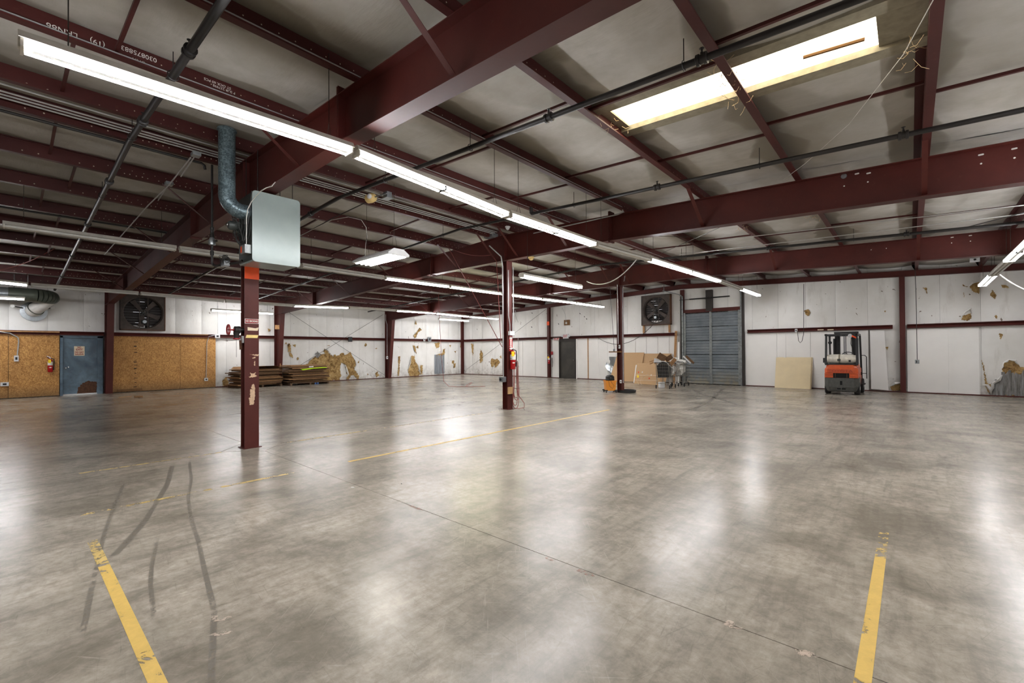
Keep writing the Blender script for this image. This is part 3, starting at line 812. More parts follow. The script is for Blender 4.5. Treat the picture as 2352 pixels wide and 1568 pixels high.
# punched holes and slots in the webs (pale plugs stand for the lining seen behind)
for (fr, Yf, L) in ((f2, Y0+B, [(7.27, 4.19, 1), (7.41, 4.16, 1), (7.40, 4.03, 0), (8.59, 4.09, 1), (8.59, 3.97, 0), (8.89, 4.08, 1), (8.89, 3.96, 0), (7.11, 4.04, 0)]),
                    (f3, Y0+2*B, [(8.62, 4.12, 1), (8.92, 4.11, 1), (8.61, 3.99, 0), (8.92, 3.98, 0), (7.13, 4.06, 0), (7.43, 4.05, 0)])):
    for o, z, sl in L:
        w = .028 if sl else .011
        pts = [(XC+o+(w-.011 if math.cos(a) > 0 else -(w-.011))+.011*math.cos(a), Yf-.0075, z+.011*math.sin(a)) for a in [2*PI*(k+.5)/14 for k in range(14)]]
        obj('bolt_slot' if sl else 'bolt_hole', MB().prism(pts, (0, .002, 0)), 'label_white', fr)

# end wall rafter
er = thing('end_rafter', 'maroon rafter lying along the top of the end wall', 'rafter', (XC, YE-.2, 3.7))
for s in (-1, 1):
    for (n_, dz0, dz1, h) in (('web', -.19, .0, .006), ('bottom_flange', -.20, -.188, .075), ('top_flange', -.012, .0, .075)):
        a = [(XC, ztop(0)), (XC+s*15, ztop(15))]
        obj(n_, MB().prism([(a[0][0], YE-.2-h, a[0][1]+dz0), (a[1][0], YE-.2-h, a[1][1]+dz0), (a[1][0], YE-.2-h, a[1][1]+dz1), (a[0][0], YE-.2-h, a[0][1]+dz1)], (0, 2*h, 0)), 'red_oxide', er)

# interior columns
def icol(Y, label):
    c = thing('column', label, 'column', (XC, Y, 0), 'maroon steel columns down the middle')
    for s in (-1, 1): obj('flange', MB().box((XC+s*.08-.006, Y-.1025, .012), (XC+s*.08+.006, Y+.1025, 3.845)), 'red_oxide', c)
    obj('web', MB().box((XC-.074, Y-.005, .012), (XC+.074, Y+.005, 3.845)), 'red_oxide', c)
    obj('base_plate', MB().box((XC-.13, Y-.13, .0), (XC+.13, Y+.13, .012)), 'red_oxide', c)
    obj('cap_plate', MB().box((XC-.12, Y-.11, 3.832), (XC+.12, Y+.11, 3.846)), 'red_oxide', c)
    for a in (-1, 1):
        for b in (-1, 1): obj('anchor_bolt', MB().lathe([(.012, 0), (.012, .03), (.006, .032), (.006, .05)], (XC+a*.04, Y+b*.06, .012), n=6), 'red_oxide', c)
    return c
c1 = icol(Y0, 'nearest maroon column, under the grey heater, with an orange band')
c2 = icol(Y0+B, 'middle maroon column with the red fire extinguisher and coiled hose')
c3 = icol(Y0+2*B, 'far maroon column beside the orange bucket')

# wall columns (tapered) on the left
def wcol(Y, label):
    c = thing('wall_column', label, 'column', (XW+.2, Y, 0), 'tapered maroon columns on the left wall')
    xo = XW+.05; b0, b1 = xo+.32, xo+.72; zt = zbot(14.2)-.02
    top = ztop(14.9)
    obj('web', MB().prism([(xo, Y-.006, .01), (b0, Y-.006, .01), (b1, Y-.006, zt), (b1, Y-.006, ztop(14.4)), (xo, Y-.006, top)], (0, .012, 0)), 'red_oxide', c)
    obj('inner_flange', MB().prism([(b0, Y-.1, .01), (b0+.012, Y-.1, .01), (b1+.012, Y-.1, zt), (b1, Y-.1, zt)], (0, .2, 0)), 'red_oxide', c)
    obj('outer_flange', MB().box((xo-.012, Y-.1, .01), (xo, Y+.1, top)), 'red_oxide', c)
    obj('base_plate', MB().box((xo-.02, Y-.12, 0), (b0+.05, Y+.12, .012)), 'red_oxide', c)
    obj('cap_plate', MB().prism([(xo, Y-.1, zt), (b1+.1, Y-.1, zt), (b1+.1, Y-.1, zt+.012), (xo, Y-.1, zt+.012)], (0, .2, 0)), 'red_oxide', c)
    return c
w1 = wcol(Y0, 'tapered maroon wall column between the blue door and the fan')
w2 = wcol(Y0+B, 'tapered maroon wall column behind the left cardboard stack')
w3 = wcol(Y0+2*B, 'tapered maroon wall column left of the far corner bay')
p = at(635, 752, X=XW+.6)
obj('wood_patch', MB().box((XW+.66, p.y-.09, 2.62), (XW+.71, p.y+.09, 2.82)), 'lumber', w2)
obj('wood_patch', MB().box((XW+.475, Y0+B-.02, .85), (XW+.50, Y0+B+.03, 1.02)), 'lumber', w2)

def ecol(X, label, z1, w=.2):
    c = thing('end_column', label, 'column', (X, YE-.15, 0), 'maroon columns on the end wall')
    for s in (-1, 1): obj('flange', MB().box((X-.075, YE-.12+s*.075-.005, 0), (X+.075, YE-.12+s*.075+.005, z1)), 'red_oxide', c)
    obj('web', MB().box((X-.005, YE-.19, 0), (X+.005, YE-.05, z1)), 'red_oxide', c)
    return c
e0 = ecol(XW+.12, 'maroon corner column where the left and end walls meet', zbot(14.2)+.35)
e2 = ecol(-15.49, 'maroon end wall column left of the black exit door', ztop(7.6)-.19)
e3 = ecol(-.19, 'maroon end wall column right of the forklift', ztop(7.7)-.19)
obj('orange_band', MB().box((-15.575, YE-.205, 3.0), (-15.405, YE-.198, 3.22)), 'orange_tape', e2, 'bright orange band of paint')

# ================================================================ STRIP LIGHTS
def fixture(A, Bp, spec, label, group, chain=True, twin=.045):
    """8 ft strip between A and Bp (tube line). spec: list of (length share, 'cool'/'warm'/'off')"""
    A = Vector(A); Bp = Vector(Bp); d = (Bp-A); L = d.length; e = d.normalized(); sd_ = e.cross(_U).normalized()
    mid = (A+Bp)/2
    t = thing('strip_light', label, 'light', mid+Vector((0, 0, .05)), group)
    def P(s, u, h): return A + e*s + sd_*u + Vector((0, 0, h))
    g = .012
    hs = [P(g, -.085, .042), P(g, .085, .042), P(g, .05, .10), P(g, -.05, .10)]
    obj('housing', MB().prism(hs, e*(L-2*g)), 'fixture_white', t)
    hs = [P(g, -.022, .0), P(g, .022, .0), P(g, .03, .045), P(g, -.03, .045)]
    obj('tube_channel', MB().prism(hs, e*(L-2*g)), 'fixture_white', t)
    s = .03
    tot = L-.06
    for share, kind in spec:
        l = tot*share
        for u in (-twin-.012, twin+.012):
            obj('tube', MB().tube([P(s+.012, u, .012), P(s+l-.012, u, .012)], .019, 8), {'cool': 'tube_cool', 'warm': 'tube_warm', 'off': 'tube_off'}[kind], t)
        for q in (s, s+l):
            u = twin+.03
            obj('lamp_holder', MB().prism([P(q-.008, -u, -.012), P(q-.008, u, -.012), P(q-.008, u, .05), P(q-.008, -u, .05)], e*.016), 'fixture_white', t)
        s += l
    if chain:
        for q in (.25, L-.25):
            p = P(q, 0, .095); off = p.x-XC
            up = ztop(off)+.15
            mb = MB().tube([p-sd_*.045, p+Vector((0, 0, .16)), p+sd_*.045], .0025, 5).tube([p+Vector((0, 0, .16)), Vector((p.x, p.y, up))], .004, 5)
            obj('chain', mb, 'chain', t)
    return t
def interp(tab, y):
    for (a, za), (b, zb_) in zip(tab, tab[1:]):
        if y <= b: return za+(zb_-za)*(y-a)/(b-a)
    return tab[-1][1]
R1 = [(-8, 3.53), (.065, 3.53), (2.4, 3.60), (3.62, 3.52), (4.84, 3.477), (6.05, 3.437), (7.26, 3.467), (9.6, 3.54), (10.9, 3.55), (12.3, 3.587), (14.7, 3.62), (19.6, 3.62)]
half = [(.5, 'cool'), (.5, 'cool')]
one = [(1., 'cool')]
off2 = [(1., 'off')]
segs = [(-7.25, -4.85, one, 0), (-4.83, -2.43, one, 0), (-2.41, -.03, one, 1), (.03, 2.42, one, 2), (2.44, 4.85, half, 3), (4.87, 7.27, half, 4), (7.29, 9.6, off2, 5), (9.62, 12.15, half, 6), (12.17, 14.6, one, 7), (14.62, 17.0, off2, 8), (17.02, 19.5, one, 9)]  # first two are unseen fixtures, added for the room light
names1 = ['long lit strip light behind the viewpoint in the near row', 'lit strip light just behind the viewpoint', 'strip light cut off by the upper left picture edge', 'biggest glaring strip light, nearest in the long diagonal row',
          'second glaring strip light of the diagonal row, past the first rafter', 'third glaring strip light of the diagonal row, ending at the second rafter', 'dark unlit strip light in the diagonal row left of the smaller lit ones',
          'lit strip light right after the unlit gap of the diagonal row', 'lit strip light of the diagonal row just left of the dock door top', 'unlit strip light above the dock door in the diagonal row', 'last lit strip light of the diagonal row, right of the dock door']
for (a, b, sp, _k), lb in zip(segs, names1):
    fixture((-4.4, a, interp(R1, a)-.01), (-4.4, b, interp(R1, b)-.01), sp, lb, 'diagonal row of strip lights')
R2N = [(-2.44, 520)] + [(at(x, y, X=-11.3).y, y) for x, y in ((0, 520), (408, 576), (690, 613), (882, 641), (1031, 660), (1150, 676), (1243, 688), (1321, 697), (1386, 706))]
zz2 = [at(x, y, X=-11.3).z for x, y in ((0, 520), (408, 576), (690, 613), (882, 641), (1031, 660), (1150, 676), (1243, 688), (1321, 697), (1386, 706))]
yy2 = [a for a, _ in R2N[1:]]
sp2 = [off2, off2, off2, half, [(1., 'warm')], [(.5, 'warm'), (.5, 'cool')], half, half]
nm2 = ['unlit strip light crossing the upper left in front of the purlins', 'unlit strip light passing behind the grey heater', 'unlit strip light right below the grey heater', 'lit strip light under the hanging box lamp', 'yellowish lit strip light left of the middle column',
       'lit strip light just right of the middle column', 'lit strip light of the middle row over the exit door', 'last lit strip light of the middle row near the far column']
for k in range(8):
    fixture((-11.3, yy2[k]+.015, zz2[k]), (-11.3, yy2[k+1]-.015, zz2[k+1]), sp2[k], nm2[k], 'middle row of strip lights')
n3 = [((0, 652), -.2), ((65, 657), .42), ((285, 674), 2.85), ((495, 692), 5.27), ((672, 704), 7.7), ((812, 709), 10.1), ((926, 716), 12.55), ((1020, 722), 15.0), ((1100, 730), 17.4), ((1153, 734), 19.8)]
yy3 = [-2.0] + [y for _, y in n3[1:]]; zz3 = [3.55]+[at(*q, X=-18.7).z for q, _ in n3[1:]]
sp3 = [one, off2, off2, off2, half, off2, half, half, half]
nm3 = ['lit strip light above the round grey duct at the left edge', 'unlit strip light above the blue door', 'unlit strip light in front of the left wall fan', 'unlit strip light crossing behind the near column', 'lit strip light right of the near column in the left row',
       'unlit strip light between the two lit ones of the left row', 'lit strip light of the left row before the last wall column', 'lit strip light of the left row near the far corner', 'last lit strip light of the left row behind the middle column']
for k in range(9):
    fixture((-18.7, yy3[k]+.015, zz3[k]), (-18.7, yy3[k+1]-.015, zz3[k+1]), sp3[k], nm3[k], 'left row of strip lights')
fixture((-21.6, -2.0, 3.27), (-21.6, .40, 3.27), one, 'lit strip light in front of the round duct at the left edge', 'strip lights along the left wall')
fixture((-21.6, 5.58, 3.26), (-21.6, 8.02, 3.26), half, 'lit strip light hung low behind the near column', 'strip lights along the left wall')
fixture((-20.9, 17.0, 3.44), (-20.9, 19.4, 3.44), half, 'short lit strip light below the left row at the far corner', 'strip lights along the left wall')
fixture((-6.68, 7.84, 3.21), (-6.68, 10.35, 3.20), half, 'single lit strip light hanging right of the middle column', 'single strip lights')
RX = 1.62
r4 = [(at(x, y, X=RX).y, at(x, y, X=RX).z) for x, y in ((2256, 657), (2281, 633), (2317, 601))]
fixture((RX, r4[1][0]+.02, r4[1][1]), (RX, r4[0][0], r4[0][1]), one, 'lit twin tube light at the far end of the right row', 'right row of strip lights', twin=.06)
fixture((RX, r4[2][0]+.02, r4[2][1]), (RX, r4[1][0]-.02, r4[1][1]), off2, 'unlit light between two lit ones of the right row', 'right row of strip lights', twin=.06)
fixture((RX, r4[2][0]-2.44, r4[2][1]), (RX, r4[2][0]-.02, r4[2][1]), half, 'lit twin tube light cut by the right picture edge', 'right row of strip lights', twin=.06)
for k in range(4):  # unseen fixtures continuing the row, added to help light the hall
    y = r4[2][0]-2.46-2.46*(k+1)-.6*k
    fixture((RX, y, 3.45), (RX, y+2.42, 3.45), one, 'lit strip light of the right row outside the view, %s back' % ORD[k], 'right row of strip lights', twin=.06)

# box lamp (high bay)
hb = thing('box_lamp', 'lit rectangular box lamp hanging by wires above the middle of the hall', 'light', (-7.4, 4.62, 3.25), None)
q = [at(813, 608, Z=3.2), at(905, 587, Z=3.26), at(920, 600, Z=3.26), at(855, 613, Z=3.2)]
hx0, hx1, hy0, hy1, hz = -8.03, -6.80, 4.42, 4.86, 3.215
pr = [(hy0, 0), (hy1, 0), (hy1, .03), (hy1-.12, .11), (hy0+.12, .11), (hy0, .03)]
obj('lamp_body', MB().prism([(hx0, a, hz+.012+b) for a, b in pr], (hx1-hx0, 0, 0)), 'plastic_white', hb)
for k in range(4):
    yy = hy0+.07+k*.1
    obj('lamp_tube', MB().tube([(hx0+.03, yy, hz), (hx1-.03, yy, hz)], .013, 8), 'hibay_glow', hb)
obj('reflector', MB().box((hx0+.01, hy0+.01, hz+.004), (hx1-.01, hy1-.01, hz+.011)), 'plastic_white', hb)
for xx in (hx0+.15, hx1-.15):
    zc = ztop(xx-XC)+.05
    obj('hanging_wire', MB().tube([(xx-.09, (hy0+hy1)/2, hz+.12), (xx, (hy0+hy1)/2, hz+.5), (xx+.09, (hy0+hy1)/2, hz+.12)], .003, 5).tube([(xx, (hy0+hy1)/2, hz+.5), (xx, (hy0+hy1)/2, zc)], .003, 5), 'chain', hb)

# ================================================================ PIPES AND CONDUITS
def zp(o): return 4.36-.045*abs(o)
def sprinkler(Y, o0, o1, r, label, joints, hangers, elbow=False):
    t = thing('sprinkler_pipe', label, 'pipe', (XC+(o0+o1)/2, Y, 4.0), 'black sprinkler pipes across the roof')
    pts = [o0] + ([0] if o0 < 0 < o1 else []) + [o1]
    P = [Vector((XC+o, Y, zp(o))) for o in pts]
    obj('pipe_run', MB().tube(P, r, 12), 'iron_pipe', t)
    for o in joints:
        c = Vector((XC+o, Y, zp(o))); mb = MB().lathe([(r+.008, -.05), (r+.02, -.045), (r+.02, -.02), (r+.01, -.018), (r+.01, .018), (r+.02, .02), (r+.02, .045), (r+.008, .05)], c, (1, 0, 0), 12)
        mb.lathe([(.014, 0), (.014, r+.03), (.009, r+.035), (.009, r+.06), (.022, r+.062), (.022, r+.066)], c, (0, 0, 1), 8)
        obj('coupling', mb, 'iron_pipe', t)
    for o in hangers:
        c = Vector((XC+o, Y, zp(o))); mb = MB().ring(c, (1, 0, 0), r+.012, .005, 14, 5).tube([c+Vector((0, 0, r+.012)), Vector((c.x, c.y, ztop(o)+.06))], .005, 5)
        obj('hanger', mb, 'iron_pipe', t)
    if elbow: 
        c = Vector((XC+o0, Y, zp(o0))); obj('elbow', MB().tube([c+Vector((.05, 0, 0)), c, c+Vector((-.02, 0, .02)), c+Vector((-.025, 0, .13))], r+.007, 10), 'iron_pipe', t)
    return t
sprinkler(1.09, -14.2, 7.5, .036, 'black sprinkler pipe nearest the viewer, crossing the upper left steeply', [3.0, .9, -1.8, -4.7, -8.0, -11.2], [2.4, .2, -2.6, -6.0])
sprinkler(4.08, -14.0, 10.2, .031, 'black sprinkler pipe crossing below the roof light end and behind the heater', [4.81, 6.5, -1.2, -5.5, -9.4], [6.34, 3.51, 1.5, -2.2, -7, -12])
sprinkler(7.02, -14.2, 1.75, .027, 'black sprinkler pipe left of the middle column', [-2.9, -6, -10], [1.0, -.6, -4.2, -8])
sprinkler(7.0, 2.2, 10.8, .03, 'black sprinkler pipe starting with an elbow right of the middle column', [4.81, 7.82], [3.2, 6.3, 9.4], True)
sprinkler(13.05, -14.2, 11.2, .032, 'black sprinkler pipe running just in front of the third rafter', [5.15, 7.82, -3, -8], [2.9, 6.9, -1.5, -6, -11])

def cond(name, pts, r, mat, label, group=None, cat='conduit', n=6):
    return tag(obj(name, MB().tube(pts, r, n), mat), label, cat, group)
zc0 = ztop(.38)
for k, (dx, dz, w) in enumerate([(-.16, .02, 'leftmost'), (-.09, .03, 'second'), (-.02, .04, 'third'), (.14, .06, 'rightmost')]):
    cond('conduit', [(XC+dx, YB+.1, zc0+dz), (XC+dx, Y0+B-.35, zc0+dz)], .011, 'conduit_metal', 'thin bright conduit along the ridge, %s of the four' % w, 'ridge conduits')
for o, y1, lb in ((1.9, YE-.5, 'bright conduit resting on the first purlin right of the ridge'), (3.43, Y0+B-.35, 'bright conduit resting on the second purlin right of the ridge')):
    cond('conduit', [(XC+o+.055, YB+.1, ztop(o)+.038), (XC+o+.055, y1, ztop(o)+.038)] + ([(XC+o+.03, y1+.12, ztop(o)-.03), (XC+o-.12, y1+.16, ztop(o)-.04), (XC+o-2.4, y1+.18, ztop(o)-.02)] if o > 3 else []), .012, 'conduit_metal', lb)
for k, (o, lb) in enumerate(((-.42, 'dark gas pipe running below the left ridge purlin'), (-4.97, 'dark pipe running below the third purlin left of the ridge'))):
    y1 = 2.02 if k == 0 else Y0-.12
    cond('gas_pipe', [(XC+o-.02, YB+.1, ztop(o)-.035), (XC+o-.02, y1, ztop(o)-.035)] + ([(XC+o-.02, y1+.04, ztop(o)-.06), (XC+o-.02, y1+.05, ztop(o)-.12)] if k == 0 else []), .02, 'iron_pipe', lb, cat='pipe', n=8)
# thin wires and conduits in the bay before the third rafter
for k, (pa_, pb_, lb) in enumerate([((1640, 553), (2352, 471), 'upper thin conduit crossing between second and third rafters at the right'), ((1560, 585), (2352, 491), 'lower thin conduit crossing between second and third rafters at the right')]):
    a = at(*pa_, Y=10.4+k*1.6); b = at(*pb_, Y=10.4+k*1.6)
    cond('conduit', [a, b], .009, 'conduit_metal', lb)
a = at(1460, 540, Y=9.0); b = at(1690, 548, Y=13.9); cond('brace_rod', [a, b], .006, 'chain', 'thin diagonal roof rod right of the unlit strip light', cat='rod')
a = at(1500, 590, Y=14.0); b = at(1665, 517, Y=9.2); cond('brace_rod', [a, b], .006, 'chain', 'thin diagonal roof rod crossing the other one', cat='rod')
a = at(2200, 527, Y=13.8); b = at(2352, 488, Y=11.); cond('brace_rod', [a, b], .009, 'iron_pipe', 'dark diagonal rod at the right picture edge', cat='rod')
# pull string
cond('pull_string', [at(2150, -12, Z=4.0), at(2075, 125, Z=4.08), at(1950, 285, Z=4.15), at(1850, 375, Z=4.2), at(1800, 412, Y=Y0+B-.2)], .0035, 'cable_white', 'thin white string stretched under the roof at the upper right', cat='string')
# wall bracing rods
def rod(a, b, label): return cond('brace_rod', [a, b], .008, 'iron_pipe', label, 'crossed wall bracing rods', 'rod')
rod(at(662, 716, X=XW+.2), at(883, 861, X=XW+.2), 'dark wall bracing rod sloping down to the right across the left wall')
rod(at(880, 722, X=XW+.23), at(690, 838, X=XW+.23), 'dark wall bracing rod sloping down to the left across the left wall')
rod(at(1254, 710, Y=YE-.2), at(1072, 848, Y=YE-.2), 'dark bracing rod on the end wall left of the exit door column')

# ================================================================ HEATER, FLUE, GAS DROP
hx1, hx0, hy0, hy1, hz0, hz1 = -7.0, -7.58, 2.33, 2.98, 2.81, 3.82
h = thing('unit_heater', 'pale grey box heater hanging in front of the near column top', 'heater', (-7.3, 2.65, hz0))
obj('cabinet', MB().box((hx0, hy0, hz0), (hx1-.012, hy1, hz1)), 'heater_grey', h, bevel=.02)
def rrect(y0, y1, z0, z1, r, n=5):
    P = []
    for cy_, cz_, a0 in ((y1-r, z1-r, 0), (y0+r, z1-r, PI/2), (y0+r, z0+r, PI), (y1-r, z0+r, 1.5*PI)):
        P += [(cy_+r*math.cos(a0+PI/2*k/n), cz_+r*math.sin(a0+PI/2*k/n)) for k in range(n+1)]
    return P
obj('side_panel', MB().prism([(hx1-.014, y, z) for y, z in rrect(hy0-.015, hy1+.01, hz0-.01, hz1+.005, .05)], (.02, 0, 0)), 'heater_grey', h, bevel=.005)
cx_, cz_ = (hx0+hx1)/2, 3.33
obj('fan_opening', MB().lathe([(.245, 0), (.26, .02), (.25, .03), (.24, .012)], (cx_, hy0+.002, cz_), (0, -1, 0), 28), 'heater_dark', h)
obj('rear_plate', MB().box((hx0+.02, hy0-.008, hz0+.02), (hx1-.03, hy0+.001, hz1-.02)), 'heater_dark', h)
for k in range(4):
    a = PI/2*k+.3; d = Vector((math.cos(a), 0, math.sin(a))); w = Vector((-math.sin(a), 0, math.cos(a))); c = Vector((cx_, hy0-.03, cz_))
    obj('fan_blade', MB().prism([c+d*.05-w*.03, c+d*.22-w*.09, c+d*.225+w*.06+Vector((0, -.03, 0)), c+d*.05+w*.03+Vector((0, -.01, 0))], (0, -.003, 0)), 'heater_dark', h)
fg = obj('fan_guard', MB().ring((cx_, hy0-.06, cz_), (0, 1, 0), .255, .006, 30, 5), 'heater_dark', h)
for k in range(1, 6):
    obj('guard_ring', MB().ring((cx_, hy0-.06-.10*math.cos(k/6*PI/2), cz_), (0, 1, 0), .255*k/6+.01, .003, 24, 4), 'heater_dark', fg)
for k in range(8):
    a = 2*PI*k/8; pts = [Vector((cx_+.255*math.sin(t)*math.cos(a), hy0-.06-.10*math.cos(t), cz_+.255*math.sin(t)*math.sin(a))) for t in (.2, .6, 1., 1.35, PI/2)]
    obj('guard_wire', MB().tube(pts, .003, 4), 'heater_dark', fg)
obj('motor', MB().lathe([(.05, 0), (.065, .02), (.065, .13), (.05, .15), (.03, .152)], (cx_, hy0-.08, cz_), (0, -1, 0), 16), 'heater_dark', h)
obj('motor_cap', MB().lathe([(.03, 0), (.036, .01), (.026, .02)], (cx_, hy0-.235, cz_), (0, -1, 0), 14), 'chrome', h)
cb = obj('control_box', MB().box((hx1-.20, hy0-.10, hz0+.10), (hx1-.03, hy0-.01, hz0+.23)), 'steel_track', h, bevel=.006)
obj('warning_sticker', MB().box((hx1-.195, hy0-.102, hz0+.12), (hx1-.14, hy0-.1005, hz0+.21)), 'orange_tape', cb)
for k, (a, b, sg) in enumerate([((cx_+.1, hy0-.2, 3.4), (hx1-.1, hy0-.1, hz0+.28), -.1), ((hx1+.01, hy0-.02, hz1-.02), (hx1-.05, hy0-.1, hz0+.28), .1), ((cx_-.05, hy0-.18, 3.62), (hx1-.2, hy0-.12, hz0+.28), .12)]):
    obj('flex_cable', MB().tube(hang(a, b, sg), .007, 6), 'cable_black', h)
for xx in (hx0+.05, hx1-.06):
    for yy in (hy0+.08, hy1-.08): obj('hanger_rod', MB().tube([(xx, yy, hz1-.01), (xx, yy, 3.86 if abs(yy-Y0) < .1 else 4.45)], .006, 6), 'iron_pipe', h)
cond('flexible_conduit', [at(566, 560, Y=2.22), at(566, 500, Y=2.22), at(569, 480, Y=2.22), at(577, 464, Y=2.24), at(588, 450, Y=2.25), at(600, 438, Y=2.27), at(612, 431, Y=2.3), at(624, 428, Y=2.34), at(632, 418, Y=2.42)], .006, 'cable_white', 'light flexible conduit arching over the heater top', cat='cable')
fl_ = thing('flue_pipe', 'mottled blue-grey flue pipe rising from the heater into the roof', 'pipe', (-7.15, 2.06, 4.0))
fx, fy = -7.17, 2.05
obj('vertical_run', MB().lathe([(.105, 0), (.105, .35), (.109, .352), (.109, .37), (.105, .372), (.105, .93)], (fx, fy, 3.72), n=24), 'flue_steel', fl_)
obj('roof_collar', MB().lathe([(.12, 0), (.12, .02), (.105, .022)], (fx, fy, 4.62), n=24), 'flue_steel', fl_)
el = [Vector((fx, fy, 3.75)), Vector((fx, fy, 3.68)), Vector((fx+.005, fy+.03, 3.60)), Vector((fx+.01, fy+.09, 3.545)), Vector((fx+.015, fy+.17, 3.52)), Vector((fx+.015, hy0+.02, 3.52))]
sm = []
for k in range(13):
    a_ = PI/2*k/12; sm.append(Vector((fx+.015*k/12, fy+.19*(1-math.cos(a_)), 3.71-.19*math.sin(a_))))
sm.append(Vector((fx+.015, hy0+.02, 3.52)))
obj('elbow', MB().tube([Vector((fx, fy, 3.75))]+sm, .106, 22), 'flue_steel', fl_)
for k in (3, 6, 9): obj('elbow_seam', MB().ring(sm[k], sm[k+1]-sm[k-1], .107, .004, 26, 5), 'flue_steel', fl_)
gd = thing('gas_drop', 'black gas pipe dropping left of the heater with a valve and wire bundle', 'pipe', (XC-.45, 2.1, 2.8))
gx, gy = XC-.44, 2.07
A_ = at(487, 400, Y=gy); gx = A_.x
obj('drop_pipe', MB().tube([(gx, gy, ztop(.4)-.15), (gx, gy, 2.86)], .016, 10), 'iron_pipe', gd)
zt_ = at(490, 548, Y=gy).z
obj('union', MB().lathe([(.02, 0), (.03, .01), (.03, .05), (.022, .06), (.022, .12), (.03, .13), (.03, .16), (.02, .17)], (gx, gy, zt_+.02), n=12), 'iron_pipe', gd)
obj('regulator', MB().lathe([(.02, -.06), (.045, -.055), (.05, 0), (.03, .05), (.018, .07)], (gx, gy, zt_-.03), (0, 0, 1), 14), 'galvanised', gd)
obj('valve_handle', MB().tube([(gx, gy, zt_-.03), (gx+.09, gy+.02, zt_-.035), (gx+.12, gy+.03, zt_-.035)], [.01, .016, .016], 8), 'iron_pipe', gd)
obj('lower_fitting', MB().lathe([(.02, 0), (.026, .01), (.026, .06), (.02, .07)], (gx, gy, 2.98), n=10), 'iron_pipe', gd)
obj('elbow', MB().tube([(gx, gy, 2.88), (gx+.01, gy+.01, 2.84), (gx+.05, gy+.03, 2.82), (gx+.5, gy+.2, 2.83), (hx0+.2, hy0-.02, 2.86)], .018, 10), 'iron_pipe', gd)
vb = MB()
for k in range(16):
    c = Vector((gx+.28+rnd(-.08, .1), gy+.10+rnd(-.03, .03), 2.86+rnd(-.02, .06))); vb.ring(c, (rnd(-1, 1), rnd(-1, 1), rnd(-.5, .5)), rnd(.03, .06), .004, 12, 4)
o_ = obj('wire_tangle', vb, 'cable_black', gd); o_['kind'] = 'stuff'
obj('gas_valve', MB().box((gx+.2, gy+.06, 2.79), (gx+.36, gy+.14, 2.87)), 'galvanised', gd, bevel=.01)

# junction boxes on the roof rods left of the heater
for px, py, lb in ((450, 355, 'grey metal box on a rod near the gas pipe top'), (388, 422, 'grey metal box on a rod left of the rafter brace')):
    p = at(px, py, Z=4.25)
    t = thing('junction_box', lb, 'box', p)
    obj('box_body', MB().cbox(p, (.12, .1, .05)), 'galvanised', t, bevel=.004)
    obj('conduit_stub', MB().tube([p, p+Vector((-.9, .02, -.06))], .009, 6), 'conduit_metal', t)
cond('conduit', [at(438, 362, Z=4.25), at(388, 425, Z=4.22), at(340, 472, Z=4.15), at(240, 585, Z=4.0)], .010, 'conduit_metal', 'pale conduit slanting down left between two grey boxes')

# ================================================================ SIGNS AND STICKERS ON THE NEAR COLUMN
fxp = XC+.0865
def zat(px, py): return at(px, py, X=fxp)
a, b = zat(563.5, 742.5), zat(596, 733)
obj('no_smoking_sign', MB().box((fxp, Y0-.1, a.z), (fxp+.002, Y0+.1, b.z+.0)), 'label_white', c1, 'red and white NO SMOKING sign')
obj('sign_field', MB().box((fxp+.002, Y0-.094, a.z+.006), (fxp+.0026, Y0+.094, b.z-.006)), 'sign_red', c1)
text('sign_lettering', 'NO SMOKING', .042, (fxp+.003, Y0, (a.z+b.z)/2), (0, 1, 0), (0, 0, 1), 'label_white', c1, .0006, .0012, .17)
zo = (zat(580, 641).z, zat(580, 618).z)
obj('orange_band', MB().box((fxp, Y0-.1025, zo[0]), (fxp+.002, Y0+.106, zo[1]+.12)), 'orange_tape', c1, 'bright orange tape band')
z0, z1 = zat(580, 776).z, zat(580, 769).z
obj('yellow_tape', MB().prism([(fxp, Y0-.09, z0), (fxp, Y0+.08, z0), (fxp, Y0+.095, z1), (fxp, Y0-.075, z1)], (.002, 0, 0)), 'tape_yellow', c1, 'yellowed strip of tape')
z0, z1 = zat(580, 759).z, zat(580, 752).z
obj('torn_label', MB().prism([(fxp, Y0-.06, z0), (fxp, Y0+.085, z0), (fxp, Y0+.1, z1+.005), (fxp, Y0+.05, z1-.01), (fxp, Y0-.06, z1+.005)], (.002, 0, 0)), 'tape_cream', c1, 'torn remains of a cream label')
def scrape(L, sd):
    q = [zat(x, y) for x, y in L]
    obj('paint_scrape', poly_patch([(p.y, p.z) for p in q], lambda u, v, w: Vector((fxp+.001, u, v)), 0, .012, sd), 'paint_scrape', c1)
Z5 = lambda L: [(530+x*.2169, 600+y*.2169) for x, y in L]
scrape(Z5([(190, 1225), (215, 1210), (205, 1180), (235, 1190), (265, 1172), (255, 1200), (278, 1215), (240, 1225), (205, 1230)]), 1)
scrape(Z5([(215, 1350), (222, 1310), (240, 1295), (255, 1320), (258, 1350)]), 2)
scrape(Z5([(205, 1355), (255, 1350), (258, 1430), (245, 1450), (205, 1440)]), 3)
scrape(Z5([(192, 1445), (252, 1442), (245, 1515), (200, 1520)]), 4)
scrape(Z5([(200, 985), (295, 985), (290, 1005), (250, 995)]), 5)
scrape(Z5([(225, 1020), (265, 1010), (260, 1025), (230, 1030)]), 6)
scrape(Z5([(248, 1055), (257, 1055), (256, 1105), (249, 1105)]), 7)
p = zat(559, 778); obj('switch_plate', MB().box((XC-.02, Y0-.115, zat(559, 787).z), (XC+.05, Y0-.1, zat(559, 771).z)), 'plastic_white', c1)

